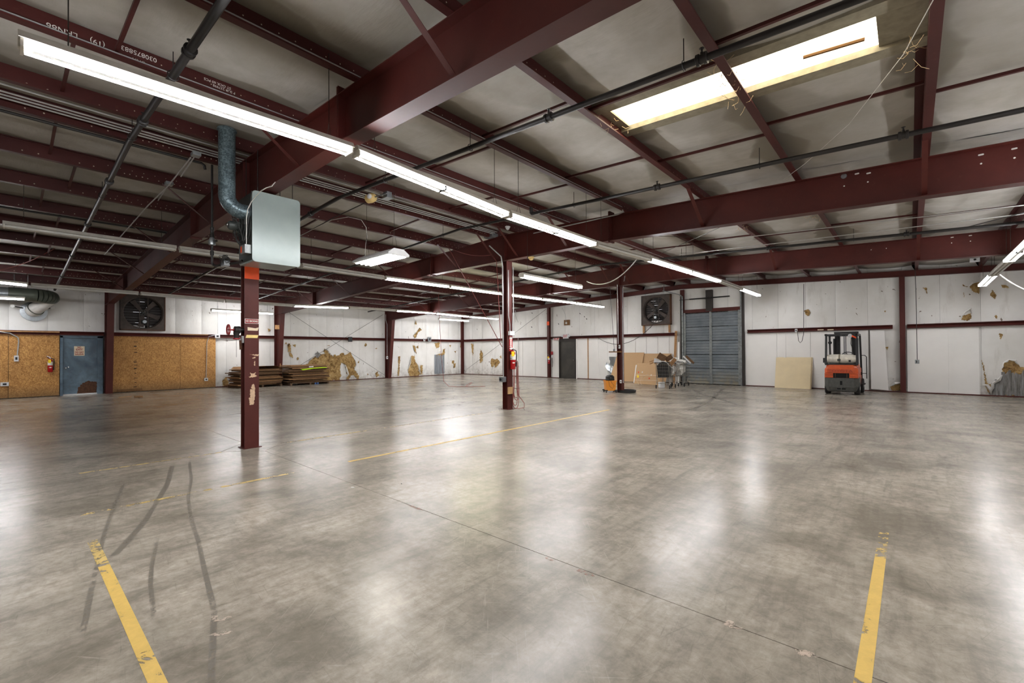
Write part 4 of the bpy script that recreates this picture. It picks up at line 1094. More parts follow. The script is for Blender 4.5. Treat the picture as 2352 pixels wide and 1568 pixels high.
# hose valve on the near column
hv = thing('hose_valve', 'dark brass hose valve with a red handwheel left of the near column', 'valve', (XC-.4, Y0-.03, 1.75))
yv = Y0-.04
V = lambda px, py: at(px, py, X=XC-.01)
pv = V(524.5, 757)
obj('handwheel', MB().ring(pv, (0, 1, 0), .078, .011, 20, 6).tube([pv+Vector((-.078, 0, 0)), pv+Vector((.078, 0, 0))], .007, 5).tube([pv+Vector((0, 0, -.078)), pv+Vector((0, 0, .078))], .007, 5), 'sign_red', hv, 'dark red handwheel')
b0_, b1_ = V(537, 757), V(551, 757)
obj('stem', MB().lathe([(.012, 0), (.012, .06), (.02, .07), (.024, (b0_-pv).length)], pv, (0, 1, 0), 12), 'sign_red', hv)
obj('valve_body', MB().lathe([(.035, 0), (.055, .01), (.055, .05), (.048, .06), (.048, (b1_-b0_).length-.04), (.058, (b1_-b0_).length-.03), (.058, (b1_-b0_).length)], b0_, (0, 1, 0), 14), 'iron_pipe', hv)
c_ = V(543, 762); e_ = V(543, 776)
obj('outlet', MB().lathe([(.034, 0), (.045, .01), (.042, .02), (.036, (c_-e_).length-.03), (.034, (c_-e_).length)], c_, (0, 0, -1), 14), 'iron_pipe', hv)
obj('outlet_cap', MB().lathe([(.046, 0), (.048, .02), (.03, .024)], e_, (0, 0, -1), 12), 'sign_red', hv)
obj('cap_chain', MB().tube([e_, e_-Vector((0, 0, .3))], .003, 4), 'chain', hv)
obj('inlet_pipe', MB().tube([b1_, Vector((XC-.01, Y0-.008, b1_.z))], .03, 12), 'iron_pipe', hv)
tag(obj('hanging_tag', MB().prism([V(549, 781), V(556, 781), V(556, 802), V(550, 803)], (.006, 0, 0)), 'rust_stain'), 'brown glove-like tag hanging left of the near column', 'tag')

# ================================================================ DOORS
D = struct('door_1', (XW+.05, 1.8, 0))
ya, yb, yc, yd = 1.27, 1.345, 2.26, 2.42
for (u0, u1, z0, z1) in ((ya, yb, 0, 2.17), (yc, yd, 0, 2.17), (ya, yd, 2.09, 2.19)):
    obj('frame_member', MB().box((XW-.02, u0, z0), (XW+.09, u1, z1)), 'door_blue', D, bevel=.006)
dl = obj('door_leaf', MB().box((XW-.01, yb, .02), (XW+.035, yc, 2.09)), 'door_blue', D)
st = poly_patch([(1.72, .03), (1.74, .22), (1.85, .42), (2.0, .5), (2.2, .47), (2.255, .45), (2.255, .03)], lambda u, v, w: Vector((XW+.037, u, v)), 0, .05, 3)
obj('rust_patch', st, 'rust_stain', dl, 'brown worn patch at the door bottom')
obj('doorknob', MB().lathe([(.014, 0), (.014, .03), (.03, .04), (.032, .06), (.02, .075)], (XW+.035, 1.42, 1.0), (1, 0, 0), 14), 'chrome', dl)
obj('deadbolt', MB().lathe([(.02, 0), (.022, .015), (.01, .02)], (XW+.035, 1.49, 1.03), (1, 0, 0), 12), 'chrome', dl)
obj('door_sweep', MB().box((XW+.03, yb-.01, .005), (XW+.06, yc, .05)), 'chrome', dl)
sg = obj('exit_notice', MB().box((XW+.036, 1.635, 1.44), (XW+.040, 1.915, 1.79)), 'tape_cream', dl, 'cream bilingual no exit notice')
for s_, z_, w_, sz in (('NO', 1.745, .10, .09), ('EXIT', 1.665, .18, .09), ('NO HAY', 1.57, .235, .075), ('SALIDA', 1.495, .235, .075)):
    tx = text('notice_lettering', s_, sz, (XW+.041, 1.775, z_), (0, 1, 0), (0, 0, 1), 'sign_red', D, .0008, .003, w_)
D = struct('door_2', (-14.2, YE-.06, 0))
for (u0, u1, z0, z1) in ((-14.80, -14.74, 0, 2.15), (-13.74, -13.68, 0, 2.15), (-14.80, -13.68, 2.12, 2.2)):
    obj('frame_member', MB().box((u0, YE-.13, z0), (u1, YE-.02, z1)), 'jamb_dark', D)
dl = obj('door_leaf', MB().box((-14.74, YE-.07, .01), (-13.74, YE-.03, 2.12)), 'door_black', D)
obj('doorknob', MB().lathe([(.014, 0), (.014, .03), (.03, .04), (.032, .06), (.02, .075)], (-13.83, YE-.07, 1.02), (0, -1, 0), 14), 'chrome', dl)
obj('lintel_shadow_plate', MB().box((-14.78, YE-.12, 2.05), (-13.7, YE-.1, 2.12)), 'jamb_dark', D)
# trim beside the black door
tag(obj('door_strip', MB().box((-13.67, YE-.11, 0), (-13.61, YE-.05, 2.18)), 'frp_white'), 'white strip along the right side of the black exit door', 'trim')

# dock door
D = struct('door_3', (-6.6, YE-.1, 0))
dx0, dx1 = -7.75, -5.38; yD = YE-.14
zs_ = [0.02, .62, 1.16, 1.70, 2.24, 2.78][:6]
zs_ = [.02, .72, 1.33, 1.95, 2.57, 3.18]
for k in range(5):
    z0, z1 = zs_[k]+.010, zs_[k+1]-.010; mb = MB(); n = 5; hh = (z1-z0)/n
    pr = []
    for j in range(n):
        b_ = z0+hh*j; pr += [(0, b_), (0, b_+hh*.62), (.022, b_+hh*.72), (.022, b_+hh*.92), (0, b_+hh)]
    P_ = [(dx0, yD+w, z) for w, z in pr]; 
    mb.prism([(dx0, yD+.03, z0)] + P_ + [(dx0, yD+.03, z1)], (dx1-dx0, 0, 0))
    sec = obj('door_section', mb, 'dock_door', D)
    for xx, w in ((dx0+.03, .05), (dx1-.03, .05), ((dx0+dx1)/2-.01, .055)):
        obj('stile', MB().box((xx-w, yD-.03, z0), (xx+w, yD, z1)), 'steel_track', sec)
    for xx in (dx0+.03, dx1-.03, (dx0+dx1)/2-.01):
        obj('hinge', MB().box((xx-.04, yD-.045, z1-.05), (xx+.04, yD-.03, z1+.05)), 'steel_track', sec)
for s, xx in ((-1, dx0-.05), (1, dx1+.05)):
    obj('track', MB().prism([(xx-.02, yD-.09, 0), (xx+.03, yD-.09, 0), (xx+.03, yD-.03, 0), (xx-.02, yD-.03, 0)], (0, 0, 4.0)), 'steel_track', D)
    obj('jamb_channel', MB().box((xx+s*.03, yD-.05, 0), (xx+s*.10, YE, 4.05)), 'jamb_dark', D)
    for k in range(12): obj('track_bolt', MB().lathe([(.012, 0), (.012, .012), (.006, .014)], (xx, yD-.09, .3+.28*k), (0, -1, 0), 6), 'black_paint', D)
obj('header', MB().box((dx0-.05, yD-.02, 3.21), (dx1+.02, YE-.03, 3.36)), 'red_oxide', D)
obj('centre_post', MB().box((-6.76, yD-.06, 3.25), (-6.49, YE-.03, 4.18)), 'jamb_dark', D)
obj('left_post', MB().box((-7.93, yD+.02, 0), (-7.76, YE-.02, 4.3)), 'red_oxide', D)
obj('torsion_shaft', MB().tube([(dx0-.15, yD-.12, 3.82), (-5.9, yD-.12, 3.82)], .013, 8), 'iron_pipe', D)
obj('spring', MB().tube([(-7.45, yD-.12, 3.82), (-6.68, yD-.12, 3.82)], .03, 10), 'black_paint', D)
obj('spring', MB().tube([(-6.5, yD-.12, 3.82), (-5.75, yD-.12, 3.82)], .03, 10), 'black_paint', D)
for s, xx in ((-1, dx0-.05), (1, dx1+.05)):
    pts = [Vector((xx, yD-.06, 3.0)), Vector((xx, yD-.06, 3.75)), Vector((xx, yD-.10, 3.93)), Vector((xx, yD-.25, 4.02)), Vector((xx, yD-.5, 4.04)), Vector((xx, yD-2.2, 4.04))]
    obj('curved_track', MB().tube(pts, .022, 4), 'steel_track', D)
    obj('track_hanger', MB().tube([(xx, yD-2.1, 4.04), (xx, yD-2.1, 4.3)], .012, 4), 'steel_track', D)
for dx, w in ((-7.2, .08), (-7.42, .09), (-6.9, .12), (-6.1, .1), (-5.7, .16), (-5.5, .1)):
    blob('floor_litter', dx, yD-.12-rnd(0, .1), w*.5, .03, 'label_white', 'scrap of white paper at the dock door sill' if False else 'small white litter at the dock door sill, about %d cm from its right end' % int((dx1-dx)*100), 'litter', 8, int(dx*10) % 97, z=.002)
tag(obj('leaning_lumber', MB().prism([(-8.25, YE-.25, 0), (-8.15, YE-.25, 0), (-8.07, YE-.16, 2.42), (-8.17, YE-.16, 2.42)], (0, .04, 0)), 'lumber'), 'long raw board leaning on the wall left of the dock door', 'board')
tag(obj('leaning_lumber', MB().prism([(-8.02, YE-.3, 0), (-7.94, YE-.3, 0), (-7.94, YE-.2, 1.9), (-8.02, YE-.2, 1.9)], (0, .03, 0)), 'frp_white'), 'pale narrow board against the left door track', 'board')

# ================================================================ WALL FANS
def fan(P, cu, cz, R, half, label, ang, sd=0):
    """P(u,z,w) wall mapping, w = distance from the wall"""
    t = thing('wall_fan', label, 'fan', P(cu, cz-half, .2), 'big exhaust fans in the walls')
    N = 40; out = []
    def ringp(r, w): return [P(cu+r*math.cos(2*PI*k/N), cz+r*math.sin(2*PI*k/N), w) for k in range(N)]
    def sq(w, hf=half):
        L = []
        for k in range(N):
            a = 2*PI*k/N; m = max(abs(math.cos(a)), abs(math.sin(a))); L.append(P(cu+hf*math.cos(a)/m, cz+hf*math.sin(a)/m, w))
        return L
    mb = MB(); A = sq(.22); Bq = ringp(R+.04, .22); C_ = ringp(R, .17); Dq = ringp(R, .02)
    mb.add(A+Bq+C_+Dq, [(i, (i+1) % N, N+(i+1) % N, N+i) for i in range(N)] + [(N+i, N+(i+1) % N, 2*N+(i+1) % N, 2*N+i) for i in range(N)] + [(2*N+i, 2*N+(i+1) % N, 3*N+(i+1) % N, 3*N+i) for i in range(N)])
    obj('shroud', mb, 'fan_dark', t)
    def bar(u0, u1, z0, z1, w0, w1): 
        q = [P(u, z, w0) for u, z in ((u0, z0), (u1, z0), (u1, z1), (u0, z1))]; return MB().prism(q, P(u0, z0, w1)-P(u0, z0, w0))
    for (u0, u1, z0, z1) in ((-half, -half+.03, -half, half), (half-.03, half, -half, half), (-half, half, -half, -half+.03), (-half, half, half-.03, half)):
        obj('case_side', bar(cu+u0, cu+u1, cz+z0, cz+z1, -.02, .23), 'rust_stain' if (u0 > 0 or z1 < 0) else 'fan_dark', t)
    obj('dark_back', bar(cu-half+.03, cu+half-.03, cz-half+.03, cz+half-.03, .005, .012), 'shadow_black', t)
    for k in range(11):
        z = cz-R+.1+k*(2*R-.15)/10
        hw = R+.01
        sl = [P(cu-hw, z, .03), P(cu+hw, z, .03), P(cu+hw, z+.10, .05), P(cu-hw, z+.10, .05)]
        obj('shutter_slat', MB().prism(sl, P(0, 0, .004)-P(0, 0, 0)), 'shutter_dark', t)
    for k in range(5):   # daylight slits between slats
        z = cz-R+.1+(1.02+k*2+(sd % 2)*.0)*(2*R-.15)/10; z -= .006
        u = cu + (-.25, .1, -.3, .3, -.05)[(k+sd) % 5]*R; w = (.28, .2, .4, .25, .3)[(k+sd) % 5]*R
        obj('daylight_slit', bar(u-w/2, u+w/2, z, z+.005, .056, .058), 'slit_glow', t)
    for k, a in enumerate(ang):
        d = (math.cos(a), math.sin(a)); n = (-d[1], d[0])
        f = lambda r, s, w: P(cu+d[0]*r+n[0]*s, cz+d[1]*r+n[1]*s, w)
        obj('fan_blade', MB().prism([f(.06, -.05, .1), f(R*.93, -.10, .085), f(R*.95, .09, .125), f(.06, .05, .12)], P(0, 0, .005)-P(0, 0, 0)), 'fan_blade', t)
    hub = MB()
    ax = (P(0, 0, 1)-P(0, 0, 0))
    hub.ring(P(cu, cz, .17), ax, .115, .012, 20, 5)
    for k in range(6):
        a = PI/3*k; hub.tube([P(cu, cz, .17), P(cu+.115*math.cos(a), cz+.115*math.sin(a), .17)], .008, 4)
    hub.lathe([(.03, -.07), (.03, .03), (.02, .035)], P(cu, cz, .17), ax, 10)
    obj('pulley', hub, 'heater_dark', t)
    for s in (-.12, .14): obj('motor_mount', bar(cu+s-.012, cu+s+.012, cz-half+.03, cz+half-.03, .19, .205), 'fan_dark', t)
    obj('motor', MB().lathe([(.05, -.14), (.085, -.12), (.085, .05), (.05, .07)], P(cu+.02, cz-R*.6, .24), ax, 16), 'heater_dark', t)
    obj('motor_plate', MB().lathe([(.06, 0), (.06, .004)], P(cu+.02, cz-R*.6, .312), ax, 14), 'galvanised', t)
    return t
emit('slit_glow', (.95, .95, 1, 1), .3)
fan(PL, 3.60, 3.13, .60, .70, 'large dusty exhaust fan on the left wall above the strand boards', (2.2, .85, -.35, -1.7), 0)
fan(PE, -9.07, 3.45, .60, .72, 'large dusty exhaust fan on the end wall left of the dock door', (2.4, .9, -.6, -2.5), 1)
for dx in (-.66, .62):
    tag(obj('fan_stud', MB().box((-9.07+dx-.04, YE-.12, 2.36), (-9.07+dx+.04, YE-.05, 2.75)), 'lumber'), 'short raw wood stud under the end wall fan, %s side' % ('left' if dx < 0 else 'right'), 'stud')

# ================================================================ DUCT AT THE LEFT EDGE
du = thing('round_duct', 'grey spiral duct with a ribbed elbow and white outlet hood on the left wall', 'duct', (-21.6, .4, 3.4))
dr = .22
cxd = -21.75; czd = 3.46
obj('spiral_run', MB().tube([(cxd, -4.5, czd), (cxd, .02, czd)], dr*.92, 28), 'spiral_duct', du)
obj('coupling_band', MB().lathe([(dr*.93, 0), (dr*.98, .01), (dr*.98, .09), (dr*.93, .10)], (cxd, .02, czd), (0, 1, 0), 28), 'duct_green', du)
arc = []
for k in range(9):
    a = PI/2*k/8; arc.append(Vector((cxd-.42*(1-math.cos(a)), .12+.50+.44*math.sin(a)-.06, czd-.02*k/8)))
arc = [Vector((cxd, .10, czd))]+arc
for k in range(len(arc)-1):
    obj('elbow_rib', MB().tube([arc[k], arc[k+1]+(arc[k+1]-arc[k])*.08], dr+.004*(k % 2), 26), 'duct_green', du)
hd = [Vector((-22.1, 1.0, czd-.06)), Vector((-22.3, .82, 3.22)), Vector((-22.55, .66, 3.08)), Vector((-22.8, .62, 3.02))]
obj('outlet_hood', MB().tube(hd, [.17, .19, .21, .22], 26), 'pvc_white', du, 'white outlet hood of the duct')
obj('hood_band', MB().ring(hd[2], hd[2]-hd[1], .225, .014, 28, 6), 'duct_green', du)
obj('wall_flange', MB().lathe([(.2, 0), (.31, .0), (.34, .03), (.34, .05), (.2, .06)], (XW+.05, .62, 3.0), (1, 0, 0), 30), 'galvanised', du)
for yy in (.12, 1.06):
    obj('bracket_cap', MB().lathe([(.055, 0), (.06, .02), (.05, .03)], (XW+.42, yy, 3.13), (1, 0, 0), 16), 'pvc_white', du)
    obj('bracket_arm', MB().tube([(XW+.08, .62+(yy-.62)*.5, 3.1), (XW+.42, yy, 3.13)], .02, 6), 'heater_dark', du)
for px, py in ((105, 620), (95, 640)):
    pass
for yy in (.15, .45): obj('duct_strap', MB().tube([(cxd, yy, czd+.2), (cxd+.05, yy, 4.1)], .012, 5), 'galvanised', du)

# ================================================================ FIRE EXTINGUISHERS AND SIGNS
def extinguisher(base, face, label, s=1.0):
    """base = bottom centre; face = direction towards the room"""
    b = Vector(base); n = Vector(face).normalized(); r = n.cross(_U)
    t = thing('fire_extinguisher', label, 'fire extinguisher', b)
    obj('cylinder', MB().lathe([(.055*s, 0), (.062*s, .01*s), (.062*s, .36*s), (.05*s, .40*s), (.022*s, .425*s), (.022*s, .44*s)], b, n=18), 'extinguisher_red', t)
    obj('instruction_label', MB().lathe([(.0635*s, .22*s), (.0635*s, .34*s)], b, n=18), 'label_white', t)
    obj('valve_head', MB().cbox(b+_U*.455*s, (.04*s, .04*s, .04*s)), 'chrome', t, bevel=.005)
    d = (r*.8+n*.4).normalized()
    obj('lever', MB().tube([b+_U*.47*s, b+d*.10*s+_U*.475*s], .009*s, 6), 'chrome', t)
    obj('lever', MB().tube([b+_U*.48*s, b+d*.11*s+_U*.525*s], .009*s, 6), 'chrome', t)
    obj('hose', MB().tube([b+_U*.45*s-r*.02, b-r*.08*s+_U*.43*s, b-r*.092*s+_U*.33*s, b-r*.085*s+_U*.2*s, b-r*.075*s+_U*.12*s], .011*s, 8), 'black_rubber', t)
    obj('nozzle', MB().tube([b-r*.08*s+_U*.17*s, b-r*.075*s+_U*.06*s], [.012*s, .018*s], 8), 'black_rubber', t)
    c = b+n*.068*s+_U*.36*s+r*.02
    obj('inspection_tag', MB().prism([c-r*.035*s-_U*.06*s, c+r*.035*s-_U*.06*s, c+r*.035*s+_U*.05*s, c-r*.035*s+_U*.05*s], n*.002), 'tag_yellow', t)
    c = b+n*.064*s+_U*.15*s
    obj('arrow_mark', MB().prism([c-r*.04*s, c-_U*.018*s, c+r*.04*s, c+_U*.018*s], n*.003), 'label_white', t)
    return t
e = extinguisher((XW+.17, 1.02, .87), (1, 0, 0), 'red fire extinguisher on the strand board left of the blue door', 1.08)
p = at(1172, 848, X=XC+.16)
extinguisher((XC+.16, Y0+B+.03, p.z), (1, -.6, 0), 'red fire extinguisher with yellow tag on the middle column', 1.12)
p = at(1261, 835, Y=YE-.3)
extinguisher((p.x, YE-.3, p.z), (.3, -1, 0), 'small red fire extinguisher on the end wall column', 1.0)

xf = XC+.087
def z2(py): return at(1172, py, X=xf).z
obj('extinguisher_sign', MB().box((xf, Y0+B-.02, z2(806)), (xf+.003, Y0+B+.1, z2(771))), 'extinguisher_red', c2, 'tall red sign over the extinguisher')
obj('sign_arrow_field', MB().box((xf+.003, Y0+B+.01, z2(803)), (xf+.004, Y0+B+.065, z2(780))), 'label_white', c2)
obj('sign_top_field', MB().box((xf+.003, Y0+B-.01, z2(779)), (xf+.004, Y0+B+.09, z2(773))), 'label_white', c2)
for k, ch in enumerate('FIRE'):
    text('sign_lettering', ch, .05, (xf+.005, Y0+B+.038, z2(783.5+k*4.8)), (0, 1, 0), (0, 0, 1), 'extinguisher_red', c2, .0004)
jb = thing('junction_box', 'grey junction box above the sign on the middle column', 'box', (xf+.05, Y0+B+.04, z2(768)))
obj('box_body', MB().box((xf+.001, Y0+B-.07, z2(770)), (xf+.07, Y0+B+.11, z2(760.5))), 'plastic_white', jb, bevel=.004)
for dy, k in ((-.03, 0), (.075, 1)):
    obj('box_conduit', MB().tube([(xf+.03, Y0+B+dy, z2(761)), (xf+.03, Y0+B+dy*1.0, z2(745)), (xf+.03, Y0+B-.08+k*.19, z2(725)), (xf+.03, Y0+B-.08+k*.19, 3.6+k*.1)], .013, 7), 'conduit_metal', jb)
ct = [(XC-.02, Y0+B-.14, .75), (XC-.02, Y0+B-.14, 3.7), (XC-.02, Y0+B-.2, 3.95), (XC-.3, Y0+B-.35, 4.25)]
cond('conduit', ct, .016, 'conduit_metal', 'straight bright conduit down the left side of the middle column', n=8)
ob = thing('outlet_box', 'round-faced grey outlet box low on the middle column', 'outlet', (XC-.02, Y0+B-.2, .6))
p = at(1159, 872, Y=Y0+B-.2)
obj('box_body', MB().box((XC-.10, Y0+B-.22, p.z-.06), (XC+.06, Y0+B-.115, p.z+.075)), 'galvanised', ob, bevel=.008)
obj('socket', MB().lathe([(.035, 0), (.037, .01), (.02, .012)], (XC-.05, Y0+B-.22, p.z+.005), (0, -1, 0), 14), 'black_rubber', ob)
tag(obj('wood_block', MB().box((xf+.001, Y0+B-.10, .40), (xf+.04, Y0+B+.08, .58)), 'plywood'), 'wood block fixed low on the middle column', 'block')
# coiled red hose on the middle column
hm = MB()
cx2, cy2 = xf+.10, Y0+B+.02
loops = [(1.30, .10, .08, 0), (1.28, .02, .11, .02), (1.27, .24, .10, .05), (1.26, .30, .07, .03)]
for zt2, zb2, hw, w in loops:
    pts = []
    for k in range(25):
        a = 2*PI*k/24; zc_ = (zt2+zb2)/2; pts.append((cx2+w+.02*math.sin(3*a), cy2+.06+hw*math.sin(a)*(1.0-.35*math.cos(a)), zc_+(zt2-zb2)/2*math.cos(a)))
    hm.tube(pts, .0075, 6)
hm.tube([(cx2+.05, cy2+.05, .55), (cx2+.08, cy2+.12, .35), (cx2+.12, cy2+.28, .15), (cx2+.1, cy2+.3, .03), (cx2+.05, cy2+.15, .012), (cx2+.02, cy2-.02, .05), (cx2, cy2-.03, .2), (cx2, cy2+.02, .5)], .0075, 6)
hz = thing('air_hose', 'dull red air hose hung in long loops on the middle column', 'hose', (cx2, cy2, 0))
obj('hose_loops', hm, 'hose_red', hz)
obj('hose_hook', MB().tube([(xf, Y0+B+.0, 1.33), (xf+.16, Y0+B-.12, 1.32)], .006, 6).tube([(xf, Y0+B+.05, .53), (xf+.14, Y0+B+.22, .54)], .006, 6), 'chain', hz)
cond('air_hose', [at(1026, 566, Y=Y0+B-.14)] + hang(at(1032, 572, Y=Y0+B-.16), (XC-.06, Y0+B-.14, 1.62), -.0, 8), .009, 'hose_red', 'long red hose slanting from the second rafter to the middle column', cat='hose')
cond('air_hose', hang(at(1035, 570, Y=Y0+B-.13), at(1130, 585, Y=Y0+B-.13), .10) + [at(1140, 600, Y=Y0+B-.13), at(1143, 640, Y=Y0+B-.2), at(1150, 780, Y=Y0+B-.2)], .008, 'hose_red', 'red hose looping along the second rafter then down the middle column', cat='hose')
g0 = at(1050, 888, Z=.012)
cond('air_hose', [(g0.x-.55, g0.y-.55, 4.0), (g0.x-.52, g0.y-.5, 2.5), (g0.x-.48, g0.y-.45, 1.2), (g0.x-.4, g0.y-.4, .25), (g0.x-.25, g0.y-.25, .04), tuple(g0), (g0.x+.15, g0.y+.2, .012), (g0.x+.3, g0.y+.15, .02), (g0.x+.42, g0.y+.3, .08), (g0.x+.4, g0.y+.5, .18), (g0.x+.28, g0.y+.55, .17), (g0.x+.12, g0.y+.4, .06), (g0.x+.25, g0.y+.3, .012), (g0.x+.45, g0.y+.55, .012), (g0.x+.75, g0.y+.95, .012)], .009, 'hose_red', 'thin red hose hanging from the roof and knotted on the floor', cat='hose')
cond('air_hose', hang(at(0, 620, X=-19), at(160, 548, X=-16.5), .12) + hang(at(160, 548, X=-16.5), at(290, 526, X=-14), .05), .011, 'hose_red', 'red hose sagging under the purlins at the left edge', cat='hose')

# exit sign and things around the black door
es = thing('exit_sign', 'white EXIT sign with red letters above the black door', 'sign', (-14.35, YE-.22, 2.2))
a, b = at(1293.3, 777.5, Y=YE-.22), at(1305.5, 766.5, Y=YE-.22)
obj('sign_case', MB().box((a.x, YE-.24, a.z), (b.x, YE-.18, b.z)), 'plastic_white', es, bevel=.006)
text('sign_lettering', 'EXIT', .2, ((a.x+b.x)/2-.01, YE-.242, (a.z+b.z)/2), (1, 0, 0), (0, 0, 1), 'extinguisher_red', es, .001, .004, (b.x-a.x)*.75)
c_ = at(1307.5, 771, Y=YE-.22); obj('lamp_head', MB().lathe([(.03, 0), (.06, .03), (.06, .07)], c_+Vector((0, .05, 0)), (0, -1, 0), 14), 'plastic_white', es)
c_ = at(1291.5, 771, Y=YE-.22); obj('lamp_head', MB().cbox(c_, (.10, .06, .12)), 'plastic_white', es)
a, b = at(1271.5, 781.5, Y=YE-.2), at(1284, 775.5, Y=YE-.2)
rs_ = thing('notice_sign', 'red and white notice plate left of the EXIT sign', 'sign', ((a.x+b.x)/2, YE-.2, a.z))
obj('plate', MB().box((a.x, YE-.2, a.z), (b.x, YE-.19, b.z)), 'label_white', rs_)
obj('red_field', MB().box((a.x+.02, YE-.203, (a.z+b.z)/2-.005), (b.x-.02, YE-.2, b.z-.015)), 'extinguisher_red', rs_)
text('sign_lettering', 'FIRE', .06, ((a.x+b.x)/2, YE-.204, a.z+.75*(b.z-a.z)), (1, 0, 0), (0, 0, 1), 'label_white', rs_, .0005, .001)
obj('lower_stripe', MB().box((a.x+.02, YE-.203, a.z+.015), (b.x-.02, YE-.2, a.z+.035)), 'extinguisher_red', rs_)
a, b = at(1295.5, 747, Y=YE-.1), at(1307.8, 734, Y=YE-.1)
bd = thing('alarm_board', 'small plywood board with a round white device above the EXIT sign', 'board', ((a.x+b.x)/2, YE-.1, a.z))
obj('board', MB().box((a.x, YE-.1, a.z), (b.x, YE-.05, b.z)), 'plywood_dark', bd)
obj('device', MB().lathe([(.06, 0), (.06, .03), (.04, .045)], (a.x+.16, YE-.1, a.z+.12), (0, -1, 0), 16), 'label_white', bd)
obj('board_wire', MB().tube([(a.x+.16, YE-.12, a.z+.12), (a.x+.1, YE-.12, a.z+.6), (a.x-.1, YE-.12, 3.95)], .008, 5), 'conduit_metal', bd)
cond('conduit', [(-15.25, YE-.14, .9), (-15.25, YE-.14, 2.16), (-15.2, YE-.16, 2.24), (-15.1, YE-.17, 2.25), (-14.7, YE-.19, 2.25)], .012, 'conduit_metal', 'bent conduit rising beside the end column to the EXIT sign')
cond('conduit', [(-14.2, YE-.19, 2.27), (-13.0, YE-.19, 2.30), (-12.4, YE-.19, 2.31)] + hang((-12.4, YE-.19, 2.31), (-9.07+.1, YE-.3, 2.95), .75)[1:], .012, 'cable_black', 'dark cable drooping from the EXIT sign to the end wall fan', cat='cable')
al = thing('alarm_pull', 'small red alarm box beside the end wall extinguisher', 'alarm', (-15.2, YE-.17, 1.3))
obj('red_box', MB().box((-15.32, YE-.19, 1.32), (-15.2, YE-.13, 1.5)), 'sign_red', al)
obj('grey_box', MB().box((-15.29, YE-.19, 1.14), (-15.2, YE-.13, 1.28)), 'plastic_white', al)
obj('lower_cable', MB().tube([(-15.24, YE-.16, 1.14), (-15.2, YE-.18, .9), (-15.24, YE-.16, .62)], .012, 6), 'chain', al)

# outlets and conduits on the walls
def outlet(p, n, s, label, name='outlet_box', mat='plastic_white'):
    p = Vector(p); n = Vector(n); r = n.cross(_U)
    t = thing(name, label, 'outlet', p)
    q = [p-r*s[0]/2-_U*s[1]/2, p+r*s[0]/2-_U*s[1]/2, p+r*s[0]/2+_U*s[1]/2, p-r*s[0]/2+_U*s[1]/2]
    obj('box_body', MB().prism(q, n*.05), mat, t, bevel=.004)
    obj('socket', MB().prism([p+n*.05+(v-p)*.45 for v in q], n*.004), 'black_rubber', t)
    return t
p = at(10.7, 882, X=XW+.1); outlet(p, (1, 0, 0), (.19, .13), 'grey outlet box low on the left strand board')
cond('conduit', [(XW+.12, -1.1, p.z-.03), (XW+.12, p.y-.1, p.z-.02)], .012, 'conduit_metal', 'short conduit left of the low outlet box')
p = at(37.5, 823, X=XW+.1); outlet(p, (1, 0, 0), (.11, .20), 'tall grey switch box on the left strand board', 'switch_box')
q = at(43, 780, X=XW+.14); 
cond('conduit', [(XW+.2, -1.1, 2.28), (XW+.2, q.y-.45, 2.27), (XW+.18, q.y-.2, 2.22), (XW+.15, q.y-.02, 2.08), (XW+.13, q.y, 1.95), (XW+.12, p.y+.02, p.z+.1)], .018, 'conduit_metal', 'bent conduit dropping to the switch box on the left strand board', n=8)
p = at(473, 871, X=XW+.1); outlet(p, (1, 0, 0), (.13, .13), 'grey outlet box low on the right strand board')
q = at(499, 772, X=XW+.15); outlet(q, (1, 0, 0), (.19, .16), 'pale junction box on the wall beam above the right strand board', 'junction_box')
cond('conduit', [tuple(p+Vector((.03, 0, .05))), (XW+.13, p.y+.03, 2.0), (XW+.15, p.y+.1, 2.24), (XW+.18, p.y+.3, 2.30), (XW+.18, q.y, 2.31)], .014, 'conduit_metal', 'bent conduit between the two boxes at the right strand board', n=8)
cond('conduit', [(XW+.16, q.y+.02, 2.36), (XW+.16, q.y+.02, 3.6)], .011, 'conduit_metal', 'thin upright conduit above the pale junction box')
p = at(804, 779, X=XW+.177); outlet(p, (1, 0, 0), (.22, .27), 'black electrical box on the wall beam above the torn insulation', 'electrical_box', 'black_paint')
p = at(986, 779, X=XW+.177); outlet(p, (1, 0, 0), (.25, .30), 'grey switch box on the far wall beam', 'electrical_box', 'galvanised')
p = at(974, 780, X=XW+.177); outlet(p, (1, 0, 0), (.13, .18), 'small grey box left of the far switch box')
p = at(887, 734, X=XW+.6); q = at(888, 820, X=XW+.55)
cond('conduit', [tuple(at(886, 722, X=XW+.5)), tuple(at(886, 735, X=XW+.5)), tuple(at(889, 745, X=XW+.5)), tuple(at(889, 818, X=XW+.5))], .014, 'conduit_metal', 'thin conduit down the third wall column')
outlet(at(888.5, 821, X=XW+.5), (1, 0, 0), (.1, .16), 'small box at the lower end of the conduit on the third wall column')
def cord_drop(px, py0, py1, Y, label, box=(.08, .1), sway=0.):
    a = at(px, py0, Y=Y); b = at(px+sway, py1, Y=Y); a.z = ztop(a.x-XC)+.15
    t = thing('cord_drop', label, 'cord', b)
    obj('cord', MB().tube([a, a.lerp(b, .5)+Vector((.01, 0, 0)), b], .009, 6), 'cable_black', t)
    obj('outlet_box', MB().box((b.x-box[0], Y-.03, b.z-box[1]*2), (b.x+box[0], Y+.03, b.z)), 'galvanised', t, bevel=.004)
    obj('socket', MB().box((b.x-box[0]*.5, Y-.034, b.z-box[1]*1.6), (b.x-box[0]*.05, Y-.03, b.z-box[1]*.4)), 'black_rubber', t)
cord_drop(2102, 636, 826, YE-.45, 'hanging black cord with an outlet box right of the end column', (.055, .065), 4.5)
